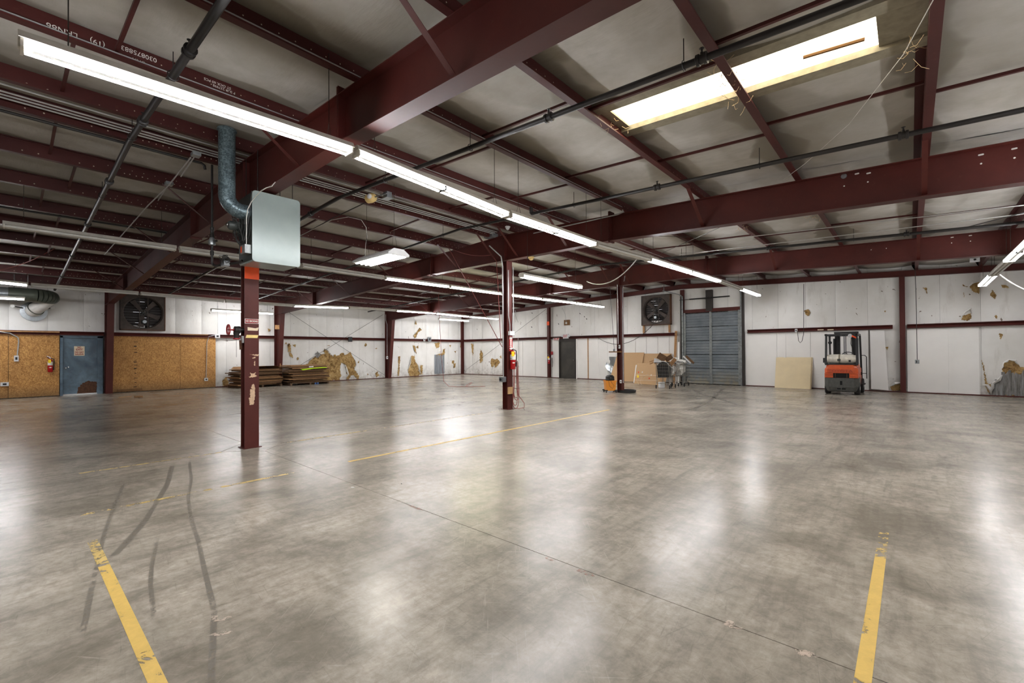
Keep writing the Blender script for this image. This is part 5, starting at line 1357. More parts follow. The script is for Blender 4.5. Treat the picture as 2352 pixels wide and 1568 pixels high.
cord_drop(1400, 692, 801, YE-3.2, 'hanging cord with a plug box left of the far column', (.03, .06), 10.5)
cond('power_cord', [at(1846, 652, Y=YE-.3), at(1846, 740, Y=YE-.3), at(1845.5, 768, Y=YE-.3), at(1842, 783, Y=YE-.3), at(1838, 787, Y=YE-.3), at(1834, 782, Y=YE-.3), at(1832, 764, Y=YE-.3), at(1831, 760, Y=YE-.25)], .010, 'cable_black', 'black cord looping down to the outlet left of the forklift', cat='cord')
p = at(1829, 759, Y=YE-.2); outlet(p, (0, -1, 0), (.08, .13), 'white outlet on the wall beam left of the forklift')
for (px, lb) in ((1885, 'left'), (1908, 'right')):
    p = at(px, 757, Y=YE-.18); tag(obj('beam_sticker', MB().box((p.x-.1, YE-.184, p.z-.02), (p.x+.09, YE-.182, p.z+.02)), 'tape_cream'), 'faded sticker on the beam above the forklift, %s one' % lb, 'sticker')
p = at(1304, 774, Y=YE-.2)
cond('conduit', [at(1190, 774, Y=YE-.18), at(1190, 838, Y=YE-.16), at(1192, 843, Y=YE-.16)], .012, 'conduit_metal', 'thin conduit down the end wall just right of the middle column')
cond('conduit', [at(1187, 720, Y=YE-.3), at(1183, 712, Y=YE-.3), at(1183, 722, Y=YE-.3), at(1190, 740, Y=YE-.25)], .012, 'conduit_metal', 'bent conduit stub high on the end wall right of the middle column')
# far column: conduit, shelf, box
cond('conduit', [(XC+.10, Y0+2*B+.0, .35), (XC+.10, Y0+2*B, 2.2), (XC+.10, Y0+2*B+.02, 3.75), (XC+.10, Y0+2*B+.1, 3.95), (XC+.3, Y0+2*B-.2, 4.15)], .016, 'conduit_metal', 'long bright conduit on the far column', n=8)
cond('conduit', [(XC-.02, Y0+2*B-.13, 1.75), (XC-.02, Y0+2*B-.13, 3.2), (XC-.03, Y0+2*B-.14, 3.9)], .012, 'conduit_metal', 'shorter conduit on the dark side of the far column')
p = at(1423.5, 796, Y=Y0+2*B-.13); outlet(p, (0, -1, 0), (.05, .13), 'pale switch plate on the far column', 'switch_box')
p = at(1427, 876, Y=Y0+2*B-.1); outlet((XC+.05, Y0+2*B-.09, p.z), (.5, -.85, 0), (.07, .11), 'grey outlet box low on the far column')
tag(obj('wood_shelf', MB().box((XC-.36, Y0+2*B-.20, at(1425, 809, Y=Y0+2*B).z), (XC+.12, Y0+2*B-.10, at(1425, 806.5, Y=Y0+2*B).z)), 'plywood_dark'), 'short wooden ledge crossing the far column', 'shelf')
cond('flexible_conduit', hang(at(1348, 646, Y=13.4), at(1462, 596, Y=12.6), .35), .018, 'conduit_metal', 'thick grey flexible conduit drooping above the far column', cat='cable')
cond('light_cord', hang(at(2297, 631, Y=13.5), at(2362, 668, Y=12.5), .03), .011, 'cable_white', 'white cord leading off from the right twin light', cat='cord')

# detectors and devices under the roof
def detector(c, r, mat, label, up=True):
    t = thing('smoke_detector', label, 'detector', c)
    obj('detector_base', MB().lathe([(r, 0), (r, -.02), (r*.85, -.03)], c, n=18), mat, t)
    obj('detector_head', MB().lathe([(r*.7, -.025), (r*.75, -.05), (r*.4, -.075), (r*.38, -.08)], c, n=18), mat, t)
p = at(1166, 520, Y=Y0+B-.9); detector(p, .06, 'plastic_white', 'white smoke detector near the second rafter above the middle column')
p = at(1220, 587, Y=Y0+B); detector(Vector((p.x, Y0+B, 3.847)), .078, 'aged_yellow', 'yellowed detector under the second rafter')
p = at(2239, 597, Y=15.5); 
t = thing('strobe_box', 'white device with a dark lens on the third rafter at the right', 'alarm', p)
obj('device_body', MB().cbox(p, (.17, .05, .1)), 'plastic_white', t, bevel=.006); obj('lens', MB().lathe([(.025, 0), (.02, .012)], p+Vector((0, -.025, .01)), (0, -1, 0), 10), 'black_rubber', t)
p = at(1938, 404, Y=Y0+B-.02)
t = tag(obj('web_cap', MB().lathe([(.04, 0), (.035, .012)], (p.x, Y0+B-.006, p.z), (0, -1, 0), 16), 'galvanised'), 'round dull metal cap on the second rafter web', 'cap')
p = at(852, 455, Z=4.28)
t = thing('alarm_horn', 'cream rounded alarm device hanging near the ridge', 'alarm', p)
obj('horn_body', MB().lathe([(.03, -.12), (.075, -.08), (.085, 0), (.075, .07), (.045, .10)], p, (.9, .25, .1), 16), 'aged_yellow', t)
obj('horn_lens', MB().lathe([(.04, 0), (.045, .02), (.02, .035)], p+Vector((.06, -.06, 0)), (.6, -.8, 0), 12), 'plastic_white', t)
obj('horn_arm', MB().tube([p, at(888, 444, Z=4.3)], .012, 6), 'galvanised', t)
p = at(890, 448, Z=4.32); t = thing('junction_box', 'galvanised box beside the cream alarm device', 'box', p)
obj('box_body', MB().cbox(p, (.13, .1, .10)), 'galvanised', t, bevel=.005); obj('cover_lip', MB().cbox(p-Vector((0, 0, .06)), (.17, .14, .012)), 'galvanised', t)
cond('conduit', [at(838, 466, Z=4.25), at(760, 503, Z=4.2), at(690, 542, Z=4.15)], .010, 'iron_pipe', 'dark conduit running left from the cream alarm device')
cond('cable', [at(690, 541, Z=4.14), at(762, 505, Z=4.15), at(800, 498, Z=4.1), at(830, 505, Z=4.0), at(841, 522, Z=3.9), at(843, 545, Z=3.75), at(840, 560, Z=3.6), at(838, 596, Z=3.26)], .006, 'cable_white', 'pale cable arching over and down to the box lamp', cat='cable')
p = at(1128, 542, Y=Y0+B-.15); t = tag(obj('grey_box', MB().box((p.x-.17, Y0+B-.25, p.z-.05), (p.x+.13, Y0+B-.02, p.z+.06)), 'galvanised', bevel=.005), 'dark grey metal box on the second rafter top above the middle column', 'box')
p = at(2268, 633, Y=YE-.13); t = tag(obj('flood_lamp', MB().lathe([(.03, .0), (.06, .05), (.075, .1), (.075, .11)], p, (0, -.7, -.7), 14), 'galvanised'), 'small round lamp high on the end wall at the right', 'lamp')

# ================================================================ CARDBOARD STACKS
def stack(cx, cy, ang, w, d, n, zt, label_base, group, seed, lime=False):
    rs = random.Random(seed)
    R = rotz(ang)
    def tr(mb): 
        mb.v = [Vector((cx, cy, 0)) + R @ p for p in mb.v]; return mb
    pal = thing('pallet', 'low wooden pallet under the %s cardboard stack' % label_base, 'pallet', (cx, cy, 0))
    for k in range(6): obj('deck_board', tr(MB().box((-w/2+k*w/5.6, -d/2, .085), (-w/2+k*w/5.6+.1, d/2, .105))), 'pallet_wood', pal)
    for k in range(3): obj('stringer', tr(MB().box((-w/2, -d/2+k*(d-.08)/2, .0), (w/2, -d/2+k*(d-.08)/2+.08, .085))), 'pallet_wood', pal)
    if lime:
        for k in (.1, .22): obj('blue_block', tr(MB().box((w/2-.01, -d/2+d*.55+k, .01), (w/2+.02, -d/2+d*.55+k+.08, .08))), 'blue_plastic', pal)
    z = .106; th = (zt-.106)/n
    for k in range(n):
        sx = rs.uniform(.86, 1.02); sy = rs.uniform(.86, 1.02); ox, oy = rs.uniform(-.06, .06), rs.uniform(-.07, .07); a = rs.uniform(-.03, .03)
        if rs.random() < .3: oy += rs.uniform(-.2, .12)
        h_ = th*rs.uniform(.62, .9); mb = MB(); R2 = rotz(a)
        # a folded carton: two plies with a slightly open droopy edge
        dr1 = rs.uniform(0, th*.35)
        def fn(u, v, top):
            x = (u-.5)*w*sx; y = (v-.5)*d*sy
            zz = z + (h_ if top else 0) - (dr1*(abs(u-.5)*2)**3 if k > 2 else 0)*(1 if abs(u-.5) > .3 else 0)
            return R2 @ Vector((x, y, zz)) + Vector((ox, oy, 0))
        vs = []; nu = 6
        for i in range(nu+1):
            u = i/nu
            for v, tp in ((0, 0), (1, 0), (1, 1), (0, 1)): vs.append(fn(u, v, tp))
        f = [(4*i+j, 4*i+(j+1) % 4, 4*(i+1)+(j+1) % 4, 4*(i+1)+j) for i in range(nu) for j in range(4)] + [(3, 2, 1, 0), (4*nu, 4*nu+1, 4*nu+2, 4*nu+3)]
        mb.add(vs, f)
        o = obj('cardboard_sheet', tr(mb), 'kraft_card' if (k == n-1 or rs.random() < .3) else 'kraft_edge', smooth=False)
        lb = '%s flattened carton from the bottom of the %s cardboard stack' % (ORD[k], label_base)
        if k == n-1: lb = 'topmost flattened carton of the %s stack' % label_base
        elif k == 0: lb = 'bottom carton of the %s stack, resting on the pallet' % label_base
        tag(o, lb, 'cardboard', group)
        z += th
    return z
pA = [at(526, 889, Z=0), at(640, 888, Z=0)]
cA = Vector(((pA[0].x+pA[1].x)/2-.25, (pA[0].y+pA[1].y)/2+.15, 0))
zA = stack(cA.x, cA.y, .15, 1.25, 1.75, 15, .80, 'left', 'flattened cartons in the left stack', 3)
pB = [at(655, 885, Z=0), at(748, 881, Z=0)]
cB = Vector(((pB[0].x+pB[1].x)/2-.4, (pB[0].y+pB[1].y)/2+.1, 0))
zB = stack(cB.x, cB.y, .08, 1.15, 1.9, 15, .94, 'right', 'flattened cartons in the right stack', 8, True)
# bent open carton on the left stack
R = rotz(.15)
def trA(pts): return [Vector((cA.x, cA.y, 0))+R @ Vector(p) for p in pts]
tag(obj('open_carton', MB().add(trA([(-.5, -.8, zA), (.62, -.82, zA+.0), (.62, .85, zA+.0), (-.5, .8, zA), (-.5, -.7, zA+.10), (.55, -.62, zA+.11), (.5, .7, zA+.13), (-.5, .7, zA+.10)]), [(0, 1, 2, 3), (4, 7, 6, 5), (0, 4, 5, 1), (3, 2, 6, 7), (0, 3, 7, 4)]), 'kraft_card', smooth=False), 'sagging open carton lying across the left cardboard stack', 'carton')
R = rotz(.08)
def trB(pts): return [Vector((cB.x, cB.y, 0))+R @ Vector(p) for p in pts]
lx = cB.x+.60
tag(obj('lime_sheet', MB().add([at(683, 843.5, X=lx-.25), at(712, 841.5, X=lx-.28), at(747, 841.3, X=lx-.25), at(752, 844.5, X=lx), at(722, 846.0, X=lx+.02), at(695, 850, X=lx+.02)], [(0, 5, 4, 1), (1, 4, 3, 2)]), 'lime_sheet', smooth=False), 'bright lime green sheet on the right cardboard stack', 'sheet')
tag(obj('white_label', MB().prism(trB([(.615, -.1, zB-.13), (.615, .12, zB-.12), (.615, .12, zB-.06), (.615, -.1, zB-.07)]), (.004, 0, 0)), 'label_white'), 'white label hanging from the right cardboard stack', 'label')

p = at(290, 912, Z=0); tag(obj('wood_scrap', MB().box((p.x-.03, p.y-.2, .001), (p.x+.03, p.y+.15, .02), rotz(.3)), 'lumber'), 'thin wood offcut lying on the floor in front of the left fan', 'scrap')
p = at(318, 913, Z=0); tag(obj('carton_scrap', MB().cbox((p.x, p.y, .035), (.2, .14, .06), rotz(.5)), 'kraft_card'), 'small crushed carton on the floor right of the wood offcut', 'carton')
p = at(810, 1120, Z=0); tag(obj('paper_scrap', MB().cbox((p.x, p.y, .004), (.035, .018, .008), rotz(.5)), 'label_white'), 'tiny white paper scrap on the floor beside the joint', 'litter')
p = at(922, 1111, Z=0); tag(obj('pebble', MB().lathe([(.003, 0), (.008, .003), (.004, .007)], (p.x, p.y, 0), n=7), 'black_rubber'), 'tiny black pebble on the middle floor', 'litter')
p = at(280, 893, X=XW+.15); tag(obj('beam_offcut', MB().box((XW+.12, p.y-.12, .06), (XW+.15, p.y+.62, .13)), 'plywood_dark'), 'brown offcut board at the foot of the right strand board', 'board')

# ================================================================ BOARDS BY THE DOCK DOOR
def leaning(name, pts, mat, label, cat='board', th=(0, .016, 0)):
    return tag(obj(name, MB().prism(pts, th), mat, bevel=.002), label, cat)
g = at(1400, 879, Y=YE-.85)
A0 = at(1403, 877, Z=.0); A1 = at(1452, 877.5, Z=0)
A0 = Vector((-11.35, YE-.62, .01)); A1 = Vector((-9.75, YE-.62, .01))
leaning('particle_board', [A0, A1, Vector((-9.70, YE-.14, 1.42)), Vector((-11.12, YE-.14, 1.42))], 'particle_board', 'tall tan board leaning behind the far column')
leaning('particle_board', [Vector((-9.95, YE-.50, .01)), Vector((-8.5, YE-.50, .01)), Vector((-8.35, YE-.12, 1.37)), Vector((-9.72, YE-.12, 1.37))], 'particle_board', 'tan board leaning on the wall behind the shopping carts')
yc_ = 17.75
q0, q1 = at(1456.5, 882, Z=0.0), at(1516, 886, Z=0.0)
q0.z = q1.z = .03
dy = Vector((.06, .28, 0))
u0 = at(1464, 833.5, Y=q0.y+.28); u1 = u0+(q1-q0)*.86
cb3 = thing('particle_board', 'tan board with orange and yellow stickers leaning in front of the carts', 'board', (q0+q1)/2)
obj('board_sheet', MB().prism([q0, q1, u1, u0], (0, .016, 0)), 'particle_board', cb3)
ex = (q1-q0).normalized(); up_ = (u0-q0).normalized(); nn = ex.cross(up_).normalized()
if nn.y > 0: nn = -nn
def onb(px, py):     # point on that board's plane
    d = _F2 + _R3*((px-1176)/FPX) - _U3*((py-CY)/FPX); k = (q0-EYE).dot(nn)/d.dot(nn); return EYE+d*k+nn*.008
obj('white_edging', MB().prism([onb(1455.5, 879), onb(1457, 879), onb(1463, 838), onb(1461, 838)], nn*.01), 'frp_white', cb3)
for (x0, y0, x1, y1, m) in ((1465.8, 856.5, 1468, 853, 'orange_tape'), (1490.2, 870.5, 1492.6, 867, 'orange_tape'), (1463.5, 867, 1467.5, 860, 'tag_yellow')):
    obj('sticker', MB().prism([onb(x0, y0), onb(x1, y0), onb(x1, y1), onb(x0, y1)], nn*.002), m, cb3)
for (x, y) in ((1475.5, 854.5), (1496, 861.5)):
    c = onb(x, y); obj('round_sticker', MB().lathe([(.034, 0), (.034, .002)], c, nn, 14), 'label_white', cb3)
for py in (861, 872.3): obj('strap', MB().prism([onb(1459, py), onb(1512, py+1), onb(1512, py+1.8), onb(1459, py+.8)], nn*.003), 'tape_cream', cb3)
obj('strap', MB().tube([onb(1490, 859), onb(1478, 865), onb(1471, 873), onb(1472, 881), onb(1476, 885)], .005, 5), 'tape_cream', cb3)
obj('strap', MB().tube([onb(1478, 866), onb(1467, 870), onb(1464, 876), onb(1468, 884)], .005, 5), 'tape_cream', cb3)
leaning('hardboard_sheet', [Vector((-4.07, YE-.37, .0)), Vector((-2.87, YE-.37, .0)), Vector((-2.86, YE-.09, 1.2)), Vector((-4.06, YE-.09, 1.2))], 'hardboard_cream', 'cream hardboard sheet leaning on the wall left of the forklift', 'board')
leaning('hardboard_sheet', [Vector((-4.03, YE-.32, .0)), Vector((-2.84, YE-.32, .0)), Vector((-2.82, YE-.07, 1.21)), Vector((-4.0, YE-.07, 1.21))], 'hardboard_cream', 'second cream sheet just behind the front one left of the forklift', 'board', (0, .01, 0))
# crumpled metal sheet
ws_ = 1.0
def cs(u, v):
    py = 866-47*v
    pl = 1408-18*min(1, v/.55)+(3.5*max(0, (v-.55)/.45)); pr = 1418
    p = at(pl+(pr-pl)*u, py, Y=YE-.16); p.y = YE-.14-.09*math.sin(4*u+5*v)-.03*noise.noise(Vector((u*4, v*6, 1)))
    return p
m_ = MB().grid(cs, 8, 14)
tag(obj('metal_sheet', m_, 'crumpled_sheet', smooth=True), 'shiny crumpled metal sheet leaning left of the far column', 'sheet')
tag(obj('metal_stand', MB().tube([(-11.45, YE-.5, 0), (-11.38, YE-.35, .8)], .015, 6), 'galvanised'), 'thin metal rod propping the crumpled sheet', 'rod')

# ================================================================ ORANGE BUCKET WITH BLACK VACUUM HEAD
bk = thing('wheeled_bucket', 'orange square utility bucket on casters left of the far column', 'bucket', (-8.35, 14.45, 0))
bx, by = -8.17, 14.55
Rb = rotz(.75)
def TB(mb): mb.v = [Vector((bx, by, 0))+Rb @ p for p in mb.v]; return mb
w0, w1 = .165, .19
obj('tub', TB(MB().add([(-w0, -w0, .07), (w0, -w0, .07), (w0, w0, .07), (-w0, w0, .07), (-w1, -w1, .43), (w1, -w1, .43), (w1, w1, .43), (-w1, w1, .43), (-w1+.015, -w1+.015, .43), (w1-.015, -w1+.015, .43), (w1-.015, w1-.015, .43), (-w1+.015, w1-.015, .43), (-w0+.015, -w0+.015, .09), (w0-.015, -w0+.015, .09), (w0-.015, w0-.015, .09), (-w0+.015, w0-.015, .09)],
    [(3, 2, 1, 0), (0, 1, 5, 4), (1, 2, 6, 5), (2, 3, 7, 6), (3, 0, 4, 7), (4, 5, 9, 8), (5, 6, 10, 9), (6, 7, 11, 10), (7, 4, 8, 11), (8, 9, 13, 12), (9, 10, 14, 13), (10, 11, 15, 14), (11, 8, 12, 15), (12, 13, 14, 15)])), 'bucket_orange', bk, bevel=.012)
obj('rim', TB(MB().box((-w1-.012, -w1-.012, .40), (w1+.012, -w1+.002, .435)).box((-w1-.012, w1-.002, .40), (w1+.012, w1+.012, .435)).box((-w1-.012, -w1, .40), (-w1+.002, w1, .435)).box((w1-.002, -w1, .40), (w1+.012, w1, .435))), 'bucket_orange', bk)
for sx in (-1, 1):
    for sy in (-1, 1):
        c = Vector((sx*.18, sy*.18, .0))
        obj('caster', TB(MB().lathe([(.02, -.018), (.038, -.014), (.038, .014), (.02, .018)], c+Vector((0, 0, .038)), (1, 0, 0), 12).box(c+Vector((-.05, -.05, .06)), c+Vector((.05, .05, .10)))), 'black_rubber', bk)
vh = thing('vacuum_motor', 'black vacuum motor head sitting on the orange bucket', 'vacuum', (bx, by, .43))
obj('motor_dome', MB().lathe([(.15, 0), (.165, .03), (.15, .09), (.16, .13), (.10, .19), (.02, .20)], (bx+.0, by, .432), n=22), 'black_rubber', vh)
obj('handle', MB().ring((bx, by, .60), (.7, .7, 0), .07, .014, 12, 6, 0, PI), 'black_paint', vh)
obj('inlet', MB().tube([(bx+.1, by-.12, .52), (bx+.18, by-.2, .51)], .035, 12), 'black_paint', vh)
obj('power_cord', MB().tube([(bx+.05, by-.19, .48), (bx+.10, by-.26, .40), (bx+.14, by-.28, .25), (bx+.24, by-.24, .16), (bx+.28, by-.2, .26), (bx+.2, by-.24, .38), (bx+.16, by-.22, .45)], .006, 6), 'black_rubber', vh)
hs_ = MB(); cc = Vector((XC+.18, Y0+2*B+.1, .03))
hs_.ring(cc+Vector((0, 0, 0)), (0, 0, 1), .30, .026, 36, 8).ring(cc+Vector((.02, .01, .045)), (0, 0, 1), .29, .026, 36, 8)
hs_.tube([(XC-.12, Y0+2*B-.12, .03), (XC-.25, Y0+2*B-.2, .12), (bx+.2, by+.03, .22)], .026, 8)
tag(obj('vacuum_hose', hs_, 'black_rubber'), 'thick black vacuum hose coiled around the far column foot', 'hose')
for z_ in (0,): pass

# ================================================================ SHOPPING CARTS
def cart(cx, cy, ang, label, fill=False):
    t = thing('shopping_cart', label, 'shopping cart', (cx, cy, 0), 'shopping carts by the dock door')
    R = rotz(ang)
    def T(mb): mb.v = [Vector((cx, cy, 0))+R @ p for p in mb.v]; return mb
    # x = length (front is -x, low and narrow), y = width
    def wall(y, s): 
        return
    F = dict(zb0=.50, zb1=.62, zt0=.86, zt1=.98, x0=-.38, x1=.38, wb0=.17, wb1=.24, wt0=.20, wt1=.28)
    def c(u, v, side):   # u along length, v height, side -1..1
        x = F['x0']+(F['x1']-F['x0'])*u - .08*(v if u < .5 else -0.0)*(1-u)
        zb = F['zb0']+(F['zb1']-F['zb0'])*(1-u)*0; zb = .43; ztp = F['zt0']+(F['zt1']-F['zt0'])*u
        wb = F['wb0']+(F['wb1']-F['wb0'])*u; wt = F['wt0']+(F['wt1']-F['wt0'])*u
        w = wb+(wt-wb)*v
        return Vector((x, side*w, zb+(ztp-zb)*v))
    frm = MB().tube([c(0, 1, -1), c(1, 1, -1), c(1, 1, 1), c(0, 1, 1), c(0, 1, -1)], .009, 6).tube([c(0, 0, -1), c(1, 0, -1), c(1, 0, 1), c(0, 0, 1), c(0, 0, -1)], .007, 6)
    obj('basket_rim', T(frm), 'cart_wire', t)
    wires = MB(); n = 11
    for k in range(n+1):
        for sd in (-1, 1): wires.tube([c(k/n, 0, sd), c(k/n, 1, sd)], .0028, 4)
    for k in range(9): 
        s_ = -1+2*k/8
        for u in (0, 1): wires.tube([c(u, 0, s_), c(u, 1, s_)], .0028, 4)
        wires.tube([c(0, 0, s_), c(1, 0, s_)], .0028, 4)
    for v in (.25, .5, .75):
        wires.tube([c(0, v, -1), c(1, v, -1), c(1, v, 1), c(0, v, 1), c(0, v, -1)], .004, 4)
    w = obj('wire_mesh', T(wires), 'cart_wire', t); w['kind'] = 'stuff'
    obj('handle', T(MB().tube([c(1, 1, -1), c(1, 1, -1)+Vector((.12, 0, .05)), c(1, 1, 1)+Vector((.12, 0, .05)), c(1, 1, 1)], .014, 8)), 'black_paint', t)
    for sd in (-1, 1):
        obj('frame_tube', T(MB().tube([(.40, sd*.24, .96), (.36, sd*.24, .5), (.30, sd*.24, .30), (.36, sd*.26, .13)], .011, 6).tube([(.33, sd*.25, .22), (-.30, sd*.16, .16), (-.36, sd*.15, .13)], .011, 6).tube([(-.2, sd*.17, .18), (-.30, sd*.17, .50)], .009, 6)), 'cart_wire', t)
        for xx, ww in ((.36, .26), (-.36, .15)):
            obj('caster', T(MB().lathe([(.02, -.013), (.058, -.010), (.058, .010), (.02, .013)], (xx, sd*ww, .058), (0, 1, 0), 14).box((xx-.012, sd*ww-.02, .06), (xx+.012, sd*ww+.02, .145))), 'black_rubber', t)
    obj('lower_rack', T(MB().tube([(.30, -.2, .21), (.30, .2, .21)], .008, 5).tube([(-.25, -.15, .17), (-.25, .15, .17)], .008, 5).tube([(.3, -.07, .21), (-.25, -.05, .17)], .006, 5).tube([(.3, .07, .21), (-.25, .05, .17)], .006, 5)), 'cart_wire', t)
    return t, T, c
FL = Matrix.Rotation(PI, 3, 'Z')
def flip(T):
    def f(mb): mb.v = [FL @ p for p in mb.v]; return T(mb)
    return f
ck = at(1520, 893, Z=0)
t1, T1, c_1 = cart(ck.x-.05, ck.y+.45, -1.42, 'front shopping cart seen end on with a black tub in it')
tag(obj('black_tub', T1(MB().add([(-.30, -.14, .45), (.33, -.20, .45), (.33, .20, .45), (-.30, .14, .45), (-.34, -.16, .82), (.36, -.235, .93), (.36, .235, .93), (-.34, .16, .82)], [(3, 2, 1, 0), (0, 1, 5, 4), (1, 2, 6, 5), (2, 3, 7, 6), (3, 0, 4, 7), (4, 5, 6, 7)])), 'black_rubber', bevel=.01), 'black plastic bin filling the front shopping cart', 'bin')
arc_ = [(-.34, .21*math.cos(PI*k/12), .95+.13*math.sin(PI*k/12)) for k in range(13)]
tag(obj('hoop', flip(T1)(MB().tube([(-.34, .21, .85)]+arc_+[(-.34, -.21, .85)], .016, 6)), 'plastic_white'), 'white rounded rim sticking up from the front cart', 'rim')
tag(obj('inner_shell', flip(T1)(MB().prism([(-.31, .19*math.cos(PI*k/12), .93+.12*math.sin(PI*k/12)) for k in range(13)], (.02, 0, 0))), 'black_rubber'), 'black rounded panel inside the white rim', 'panel')
t2, T2, c_2 = cart(ck.x-.12, ck.y+1.30, -1.50, 'second shopping cart heaped with rubbish, behind the front one')
t3, T3, c_3 = cart(ck.x+.02, ck.y+2.0, -1.60, 'third shopping cart nearest the dock door')
def slab_(name, T, c, d, eul, mat, label, cat):
    T = flip(T)
    R = (Matrix.Rotation(eul[2], 3, 'Z') @ Matrix.Rotation(eul[1], 3, 'Y') @ Matrix.Rotation(eul[0], 3, 'X'))
    return tag(obj(name, T(MB().cbox(c, d, R)), mat, bevel=.002), label, cat)
slab_('carton_piece', T1, (-.1, .10, 1.24), (.05, .32, .25), (.55, 0, 0), 'kraft_edge', 'dark brown carton piece standing up at the left of the cart pile', 'cardboard')
slab_('carton_piece', T1, (.05, -.14, 1.20), (.04, .30, .18), (-.6, .1, 0), 'kraft_edge', 'brown carton piece in the middle of the cart pile', 'cardboard')
slab_('carton_piece', T1, (.0, -.30, 1.05), (.04, .34, .14), (-.9, 0, 0), 'kraft_card', 'brown carton strip slanting at the right of the front cart', 'cardboard')
slab_('carton_piece', T2, (0, .05, 1.12), (.34, .03, .16), (.3, .2, .2), 'kraft_card', 'tan carton lying over the second cart', 'cardboard')
slab_('foam_piece', T1, (.05, .30, 1.08), (.10, .28, .18), (.2, .1, 0), 'plastic_white', 'white foam block left of the carton pile', 'foam')
slab_('wood_offcut', T1, (.15, .50, 1.10), (.03, .34, .04), (-.35, 0, 0), 'lumber', 'upper wood offcut sticking out left of the cart pile', 'wood')
slab_('wood_offcut', T1, (.15, .48, 1.03), (.03, .36, .04), (-.4, 0, 0), 'lumber', 'lower wood offcut sticking out left of the cart pile', 'wood')
slab_('wood_offcut', T3, (0, -.36, 1.12), (.05, .44, .08), (.75, 0, 0), 'kraft_edge', 'dark slat leaning out right over the third cart', 'wood')
slab_('foam_piece', T3, (0, -.24, 1.12), (.04, .44, .06), (.75, 0, 0), 'plastic_white', 'white strip beside the dark slat on the third cart', 'foam')
def bag(T, c, s, sd, label):
    mb = MB(); N, Mm = 14, 10
    def fn(a, b):
        th = 2*PI*a; ph = PI*b; d = Vector((math.sin(ph)*math.cos(th), math.sin(ph)*math.sin(th), math.cos(ph)))
        k = 1+.45*noise.noise(d*2.2+Vector((sd, 0, 0)))+.2*noise.noise(d*6+Vector((sd, 3, 0)))
        return Vector(c)+Vector((d.x*s[0], d.y*s[1], d.z*s[2]))*k
    mb.grid(fn, N, Mm)
    return tag(obj('plastic_bag', flip(T)(mb), 'label_white', smooth=True), label, 'bag')
bag(T2, (0, .0, .70), (.26, .16, .20), 1, 'white plastic bag bulging inside the second cart')
bag(T2, (-.05, -.10, 1.12), (.2, .17, .10), 2, 'crumpled white bag on top of the second cart')
bag(T3, (-.0, .0, .72), (.24, .15, .2), 3, 'white bag inside the third cart')
bag(T3, (-.1, -.05, 1.02), (.18, .2, .10), 4, 'white bag draped over the third cart rim')
p = at(1517, 878, Y=ck.y+.6); tag(obj('paint_can', MB().lathe([(.12, 0), (.125, .01), (.125, .21), (.12, .22)], (p.x, p.y+.1, .0), n=18), 'plastic_white'), 'white bucket on the floor under the front cart', 'bucket')

# ================================================================ FORKLIFT
FX, FY = -1.72, 18.35
fk = thing('forklift', 'orange and grey forklift seen from the rear with a gas cylinder', 'forklift', (FX, FY, 0))
def K(mb): mb.v = [Vector((FX, FY, 0))+p for p in mb.v]; return mb
def profile_x(prof, y0, y1, z0, z1): return None
def loft(secs):
    """secs: list of (z, halfwidth, yrear, yfront, corner)"""
    mb = MB(); V = []; n = 0
    for z, w, a, b, c in secs:
        P = [(-w+c, a), (w-c, a), (w, a+c), (w, b), (-w, b), (-w, a+c)]; n = len(P)
        V += [(x, y, z) for x, y in P]
    F = [(i*n+k, i*n+(k+1) % n, (i+1)*n+(k+1) % n, (i+1)*n+k) for i in range(len(secs)-1) for k in range(n)]
    F += [tuple(range(n))[::-1], tuple(range((len(secs)-1)*n, len(secs)*n))]
    return mb.add(V, F)
obj('counterweight', K(loft([(.10, .36, .06, .75, .06), (.14, .40, .03, .75, .08), (.26, .445, .0, .75, .10), (.30, .465, .0, .75, .12), (.545, .465, .0, .75, .12), (.56, .455, .01, .75, .12)])), 'fork_grey', fk, bevel=.012)
obj('tow_slot', K(MB().box((-.032, -.004, .33), (.032, .01, .46))), 'shadow_black', fk)
obj('tow_pocket', K(MB().box((-.11, .01, .17), (.12, .03, .25))), 'shadow_black', fk)
obj('tow_pin', K(MB().box((-.01, -.02, .13), (.015, .03, .27))), 'fork_grey', fk)
obj('tow_lip', K(MB().box((-.12, -.03, .15), (.13, .03, .175))), 'fork_grey', fk)
# hood: shoulders of ribbed orange cast with a dark grille in the middle
for s in (-1, 1):
    x0, x1 = s*.215, s*.455
    for k in range(3):
        z = .565+k*.052
        obj('hood_rib', K(MB().box((min(x0, x1), .0, z), (max(x0, x1), .75, z+.044))), 'fork_orange', fk, bevel=.012)
obj('hood_core', K(MB().box((-.44, .03, .56), (.44, 1.25, .72))), 'fork_orange', fk)
obj('grille', K(MB().box((-.215, .012, .565), (.215, .035, .715))), 'shadow_black', fk)
for xx in (-.155, .155): obj('grille_bar', K(MB().box((xx-.008, .004, .565), (xx+.008, .02, .715))), 'rust_stain', fk)
obj('hood', K(loft([(.72, .455, .0, 1.25, .07), (.86, .452, .0, 1.25, .07), (.895, .42, .02, 1.25, .07), (.985, .405, .05, 1.25, .08), (.995, .39, .07, 1.25, .08)])), 'fork_orange', fk, bevel=.008)
text('maker_lettering', 'TOYOTA', .115, (FX-.02, FY-.008, .79), (1, 0, 0), (0, 0, 1), 'fork_orange_dark', fk, .008, .002, .66)
obj('side_body', K(loft([(.30, .44, .75, 1.55, 0), (.60, .44, .75, 1.55, 0), (.62, .42, .75, 1.5, 0)])), 'fork_orange', fk, bevel=.01)
obj('seat_base', K(MB().box((-.36, .55, .99), (.36, 1.15, 1.02))), 'black_paint', fk)
